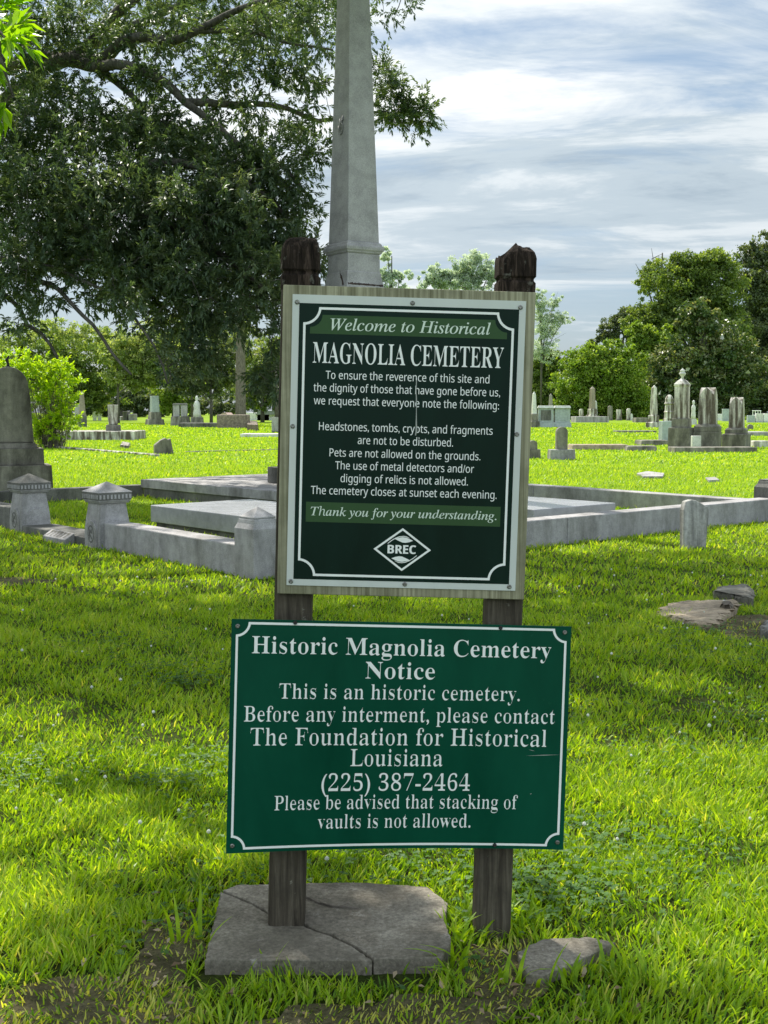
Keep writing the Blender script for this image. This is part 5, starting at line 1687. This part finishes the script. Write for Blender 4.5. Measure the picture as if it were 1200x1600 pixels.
far_tree('leafy_tree', 'distant dark tree line piece behind the pink tomb', 345, 135, [(330, 635, 40, 16), (370, 630, 40, 20), (420, 636, 40, 14), (300, 638, 40, 14), (240, 640, 50, 12), (160, 640, 50, 12)], .46, 5000, 'tree_dark', 6, shell=.4)
far_tree('leafy_tree', 'distant mid green tree far beyond the house at left of sign', 430, 160, [(420, 610, 50, 26), (460, 600, 60, 40), (380, 605, 40, 24), (330, 600, 50, 30), (240, 600, 60, 30), (500, 590, 60, 50)], .6, 11000, 'tree_mid', 8, shell=.4)
far_tree('olive_tree', 'wide olive-green sunlit tree glimpsed under the oak boughs at left', 300, 84, [(290, 530, 60, 30), (340, 520, 50, 34), (250, 520, 50, 28), (380, 540, 40, 40), (150, 530, 60, 26), (90, 520, 50, 24), (360, 590, 40, 26)], .30, 9000, 'tree_olive', 4, shell=.25)
far_tree('leafy_tree', 'distant pale tree closing the gap at the left edge', 20, 165, [(20, 600, 60, 40), (90, 620, 60, 30), (-30, 560, 60, 60)], .6, 7000, 'tree_olive', 8, shell=.3)
far_tree('leafy_tree', 'distant tree line hidden mostly behind the sign boards', 650, 170, [(560, 600, 60, 50), (640, 590, 70, 60), (720, 590, 70, 60), (790, 600, 60, 50), (820, 610, 40, 40)], .65, 13000, 'tree_mid', 8, shell=.4)
far_tree('leafy_tree', 'distant tree line filling behind the right-hand bushes', 1050, 175, [(900, 600, 60, 40), (980, 590, 70, 50), (1060, 580, 80, 60), (1150, 580, 80, 70), (1230, 570, 70, 80)], .7, 14000, 'tree_dark', 8, shell=.4)
# bare trunk with its crown lost in the oak's leaves
p = gp(376, 665)
r_ = thing('bare_trunk_tree', 'straight grey-brown tree trunk behind the brick box tomb', 'tree', p)
k = px_m(p.y)
MB().tube([(0, 0, -.2), (.02, 0, 30 * k), (.05, 0, 90 * k), (.10, 0, 150 * k), (.15, 0, 210 * k)], [9.5 * k, 8.2 * k, 7.6 * k, 6.6 * k, 4 * k], 12).build('trunk', M['bark_grey'], r_, smooth=True)
C = np.array([[.15, 0, 200 * k]]) + unit(80) * np.array([60 * k, 40 * k, 30 * k])
pos, d, up, L, W = sprigs(C, unit(80), 30, 1.0, .26, .4)
leaf_cloud('crown', pos, d, up, L, W, RNG.uniform(0, 1, len(pos)), M['tree_dark'], r_)
p = gp(432, 660); k = px_m(p.y)
r_ = thing('bare_trunk_tree', 'thin grey trunk close to the left edge of the sign', 'tree', p)
MB().tube([(0, 0, -.2), (.02, 0, 40 * k), (.0, 0, 90 * k)], [3 * k, 2.6 * k, 1.8 * k], 10).build('trunk', M['bark_grey'], r_, smooth=True)

# bright shrub behind the left headstone
def shrub():
    p = gp(84, 700)
    root = thing('shrub', 'bright yellow-green leafy shrub right behind the dark headstone', 'shrub', p)
    k = px_m(p.y)
    cl = []
    for cx, cy, rx, ry, n in ((70, 590, 40, 28, 60), (90, 610, 34, 30, 55), (50, 600, 34, 36, 45), (80, 640, 38, 34, 70), (95, 650, 26, 26, 40), (60, 670, 30, 20, 36), (25, 580, 30, 20, 26), (0, 575, 26, 20, 20), (95, 582, 18, 14, 14), (84, 672, 30, 14, 26), (112, 660, 10, 10, 8), (40, 560, 20, 10, 12), (105, 600, 14, 18, 12)):
        n = int(n * .62)
        u = unit(n) * (RNG.uniform(.3, 1.22, n))[:, None]
        for q in u: cl.append(np.array(at(cx + q[0] * rx, cy + q[2] * ry, p.y + q[1] * .7) - p))
    C = np.array(cl)
    tw = MB()
    dirs = []
    for c in C:
        s = Vector((RNG.normal() * .16 + .3 * c[0], RNG.normal() * .12, 0.0))
        e = Vector(c)
        mid = s.lerp(e, .55) + Vector((0, 0, .15))
        tw.tube([s, mid, e], [.008, .006, .003], 4)
        dd = (e - mid).normalized()
        dirs.append(dd)
    tw.build('stems', M['bark_grey'], root)
    dirs = np.array(dirs)
    cc = np.repeat(C, 2, 0); dd = np.repeat(dirs, 2, 0) * .6 + unit(len(cc)) * .7
    dd /= np.linalg.norm(dd, axis=1, keepdims=True)
    pos, d, up, L, W = sprigs(cc, dd, 14, .30, .17, .42)
    leaf_cloud('foliage', pos, d, up, L, W, RNG.uniform(0, 1, len(pos)), M['shrub_leaf'], root)
shrub()

# ------------------------------------------------------------------ grass
def patch(x, y, s):
    return (np.sin(x * 1.7 * s + 1.3) * np.sin(y * 1.3 * s + 0.4) + np.sin((x * 0.8 + y * 1.1) * s * 1.9 + 2.1) * .7 + np.sin((x - y * .7) * s * 3.1) * .4) / 2.1

NOGRASS = [slab_out, frag_out]
# trodden strip along the front of the slab
WORN = [(slab_out[0][0] - .03, slab_out[0][1] - .085), (slab_out[2][0] + .02, slab_out[2][1] - .07), (slab_out[2][0] + .02, slab_out[2][1] + .01), (slab_out[0][0] - .03, slab_out[0][1] + .01)]
SOLID = []
for s0, s1, t0, t1 in ((1.6, 3.1, 1.5, 4.54), (4.7, 6.25, .95, 4.4), (4.25, 8.15, 4.55, 9.45), (0, 8.6, .02, .27)):
    SOLID.append([(plot(a, b).x, plot(a, b).y) for a, b in ((s0, t0), (s1, t0), (s1, t1), (s0, t1))])

def blades(y0, y1, dens, hgt, wid, levels, margin=0.5, xk=0.36, lean=0.9):
    yy, xx = [], []
    ny = max(1, int((y1 - y0) / 0.5))
    for i in range(ny):
        a, b = y0 + (y1 - y0) * i / ny, y0 + (y1 - y0) * (i + 1) / ny
        hw = xk * b + margin
        n = int(2 * hw * (b - a) * dens)
        yy.append(RNG.uniform(a, b, n)); xx.append(RNG.uniform(-hw, hw, n))
    x = np.concatenate(xx); y = np.concatenate(yy)
    keep = np.ones(len(x), bool)
    for pl in NOGRASS + SOLID: keep &= ~inside(x, y, pl)
    soil = np.zeros(len(x), bool)
    worn = np.ones(len(x))
    for pl, kp in zip(SOILS, (.88, .6, .22, .4, .6, .85)):
        q_ = inside(x, y, pl)
        soil |= q_
        worn = np.where(q_, kp, worn)
    pt = patch(x, y, 1.0); pt2 = patch(x + 7, y - 3, 3.7); pt3 = patch(x - 2, y + 5, 9.0)
    keep &= ~(soil & (RNG.uniform(0, 1, len(x)) > worn + 0.3 * pt2 + .3 * pt3))
    keep &= RNG.uniform(0, 1, len(x)) < 0.80 + 0.28 * pt2 + 0.22 * pt3
    keep &= ~(inside(x, y, WORN) & (RNG.uniform(0, 1, len(x)) > .22 + .25 * pt3))
    x, y, soil, pt, pt2, pt3 = [q[keep] for q in (x, y, soil, pt, pt2, pt3)]
    n = len(x)
    h = hgt * RNG.uniform(.45, 1.15, n) * (1 + .28 * pt2 + .2 * pt + .15 * pt3) * np.where(soil, .7, 1.0)
    tall = RNG.uniform(0, 1, n) < .025
    h = np.where(tall, h * 1.6, h)
    w = wid * RNG.uniform(.6, 1.3, n)
    az = RNG.uniform(0, 2 * np.pi, n)
    comb = (pt2 + pt3) * 3.0
    dx = np.cos(az) + .7 * np.cos(comb); dy = np.sin(az) + .7 * np.sin(comb)
    q = np.sqrt(dx * dx + dy * dy) + 1e-6
    dx, dy = dx / q, dy / q
    a0 = RNG.uniform(.05, .75, n) * lean           # lean at the root
    a1 = a0 + RNG.uniform(.25, 1.15, n) * lean     # lean at the tip
    tw = az + np.pi / 2 + RNG.uniform(-1.0, 1.0, n)
    fx2, fy2 = np.cos(tw), np.sin(tw)
    vs = []
    cx, cy, hz = x.copy(), y.copy(), np.zeros(n)
    for j in range(levels + 1):
        t = j / levels
        if j < levels:
            ww = w * (1 - .4 * t * t) * .5
            vs.append(np.stack([cx - fx2 * ww, cy - fy2 * ww, hz], 1))
            vs.append(np.stack([cx + fx2 * ww, cy + fy2 * ww, hz], 1))
            aa = a0 + (a1 - a0) * (j + .5) / levels
            st = h / levels
            cx = cx + dx * st * np.sin(aa); cy = cy + dy * st * np.sin(aa)
            hz = np.maximum(hz + st * np.cos(aa), .006)
        else:
            vs.append(np.stack([cx, cy, hz], 1))
    k = 2 * levels + 1
    V = np.stack(vs, 1)
    V[:, :, 2] += gh(x, y)[:, None]
    V = V.reshape(-1, 3)
    base = np.arange(n) * k
    faces = []
    for j in range(levels - 1):
        faces.append(np.stack([base + 2 * j, base + 2 * j + 1, base + 2 * j + 3, base + 2 * j + 2], 1))
    tri = np.stack([base + 2 * levels - 2, base + 2 * levels - 1, base + 2 * levels], 1)
    tint = np.clip(.40 + .17 * RNG.normal(size=n) + .10 * pt + .15 * pt2 + .05 * pt3, 0, .68)
    dry = RNG.uniform(0, 1, n) < np.where(soil, .5, .03 + .05 * np.clip(pt3 - .4, 0, 1))
    tint = np.where(dry, RNG.uniform(.8, 1.0, n), tint)
    return V, np.repeat(tint, k), faces, tri

def grass():
    VV, TT, QL, TL = [], [], [], []
    off = 0
    for args in ((2.3, 5.2, 11500, .052, .0056, 3, .6, .36), (5.2, 9.5, 4000, .055, .0074, 2, .9, .38), (9.5, 18, 1250, .062, .012, 2, 1.2, .39),
                 (18, 32, 330, .075, .020, 1, 1.5, .36), (32, 62, 90, .085, .045, 1, 3, .37), (62, 120, 22, .11, .10, 1, 5, .37)):
        V, T, Q, Tr = blades(*args)
        VV.append(V); TT.append(T)
        QL += [q + off for q in Q]; TL.append(Tr + off)
        off += len(V)
    V = np.vstack(VV); T = np.concatenate(TT)
    Q = np.vstack(QL); Tr = np.vstack(TL)
    loops = np.concatenate([Q.ravel(), Tr.ravel()])
    starts = np.concatenate([np.arange(len(Q)) * 4, len(Q) * 4 + np.arange(len(Tr)) * 3])
    tot = np.concatenate([np.full(len(Q), 4), np.full(len(Tr), 3)])
    me = fast_mesh('grass', V, loops, starts, tot, {'tint': T})
    o = link_mesh('grass', me, M['grass'])
    tag(o, kind='stuff', label='short bright green lawn grass covering the cemetery ground', cat='grass')
    print('grass blades', len(Tr))
grass()

# broad weed tufts round the slab
def weeds():
    root_pts = [(745, 1462, 12, .09), (770, 1468, 16, .10), (795, 1462, 16, .10), (812, 1450, 10, .09), (300, 1500, 12, .17), (332, 1470, 9, .15), (500, 1530, 12, .12), (560, 1520, 10, .14), (640, 1525, 14, .13), (720, 1500, 16, .11), (760, 1465, 12, .10), (700, 1545, 14, .12), (820, 1475, 8, .09), (420, 1545, 9, .10), (880, 1560, 14, .12), (960, 1550, 14, .12), (800, 1560, 14, .12)]
    P_, D, U, L, W, T = [], [], [], [], [], []
    m = MB()
    for px, py, n, h in root_pts:
        c = gp(px, py)
        for i in range(n):
            a = RNG.uniform(0, 2 * np.pi)
            hh = h * RNG.uniform(.5, 1.15)
            ln = RNG.uniform(.25, 1.0)
            w = RNG.uniform(.004, .0075)
            s = Vector((c.x + RNG.normal() * .03, c.y + RNG.normal() * .03, 0))
            s.z = float(gh(s.x, s.y))
            if any(inside(np.array([s.x]), np.array([s.y]), pl)[0] for pl in NOGRASS): continue
            d = Vector((math.cos(a), math.sin(a), 0)); f = Vector((-d.y, d.x, 0))
            prev = None
            nseg = 5
            b = len(m.v)
            for j in range(nseg + 1):
                t = j / nseg
                q = s + d * (hh * ln * (t * .3 + t * t * .8)) + Vector((0, 0, hh * (t - .45 * ln * t * t)))
                ww = w * (1 - t ** 2.2) + .0003
                m.v += [tuple(q - f * ww), tuple(q + f * ww)]
                T += [.25 + .35 * RNG.uniform()] * 2
            for j in range(nseg): m.f.append((b + 2 * j, b + 2 * j + 1, b + 2 * j + 3, b + 2 * j + 2))
    me = m.mesh('weeds')
    at_ = me.attributes.new('tint', 'FLOAT', 'POINT')
    at_.data.foreach_set('value', np.array(T, np.float32))
    o = link_mesh('weeds', me, M['grass'], None, True)
    tag(o, kind='stuff', label='longer weed blades growing round the concrete slab', cat='weeds')
weeds()

def litter():
    n = 520
    x = np.concatenate([RNG.uniform(-1.1, .5, 330), RNG.normal(2.52, .25, 110), RNG.normal(-.62, .12, 40), RNG.normal(.36, .12, 40)])
    y = np.concatenate([RNG.uniform(1.9, 3.0, 330), RNG.normal(8.1, .28, 110), RNG.normal(3.1, .2, 40), RNG.normal(2.98, .18, 40)])
    keep = ~inside(x, y, slab_out) & ~inside(x, y, frag_out)
    x, y = x[keep], y[keep]
    n = len(x)
    pos = np.stack([x, y, gh(x, y) + RNG.uniform(.010, .032, n)], 1)
    d = unit(n) * np.array([1, 1, .25]); d /= np.linalg.norm(d, axis=1, keepdims=True)
    up = np.array([0, 0, 1.]) + .35 * unit(n)
    L = RNG.uniform(.012, .036, n)
    o = leaf_cloud('leaf_litter', pos, d, up, L, L * .42, RNG.uniform(0, 1, n), M['dead'], None, .2)
    tag(o, kind='stuff', label='scattered dry brown leaves on the bare soil', cat='leaf litter')
litter()

def clover():
    n = 130
    y = RNG.uniform(3.6, 11, n); x = RNG.uniform(-.34, .34, n) * y
    m = MB()
    T = []
    for a, b in zip(x, y):
        r = RNG.uniform(.005, .009)
        z = RNG.uniform(.05, .075) + float(gh(a, b))
        m.lathe([(.2 * r, z - r), (r, z - .3 * r), (r * .9, z + .4 * r), (.3 * r, z + r)], 6, a, b)
    me = m.mesh('clover_flowers')
    at_ = me.attributes.new('tint', 'FLOAT', 'POINT')
    at_.data.foreach_set('value', RNG.uniform(0, 1, len(me.vertices)).astype(np.float32))
    tag(link_mesh('clover_flowers', me, M['clover']), kind='stuff', label='tiny white clover heads dotted over the lawn', cat='flowers')
clover()


def clover_leaves():
    P_, n = [], 0
    for k in range(26):
        y = RNG.uniform(2.9, 9.0); x = RNG.uniform(-.34, .34) * y
        m = int(RNG.uniform(90, 260))
        r = RNG.uniform(.06, .28)
        q = RNG.normal(size=(m, 2)) * r * np.array([1.3, 1.0])
        P_.append(np.stack([x + q[:, 0], y + q[:, 1], RNG.uniform(.022, .05, m)], 1))
    P_ = np.vstack(P_)
    keep = np.ones(len(P_), bool)
    for pl in NOGRASS + [WORN]: keep &= ~inside(P_[:, 0], P_[:, 1], pl)
    P_ = P_[keep]
    P_[:, 2] += gh(P_[:, 0], P_[:, 1])
    P_ = np.repeat(P_, 3, 0)
    m = len(P_)
    a = np.tile(np.array([0, 2.1, 4.2]), m // 3) + np.repeat(RNG.uniform(0, 6.28, m // 3), 3)
    d = np.stack([np.cos(a), np.sin(a), RNG.uniform(-.1, .35, m)], 1)
    d /= np.linalg.norm(d, axis=1, keepdims=True)
    L = np.repeat(RNG.uniform(.009, .017, m // 3), 3)
    o = leaf_cloud('clover_leaves', P_, d, np.array([0, 0, 1.]) + .25 * unit(m), L, L * 1.0, np.repeat(RNG.uniform(0, .6, m // 3), 3), M['clover_leaf'], None, .15)
    tag(o, kind='stuff', label='patches of dull green clover leaves among the lawn grass', cat='clover')
M['clover_leaf'] = leaf_mat('clover_leaves', (0.05, 0.12, 0.03), (0.10, 0.20, 0.045), (0.18, 0.28, 0.08), 0.35, 0.5, (1.4, 1.5, .4), .3)
clover_leaves()
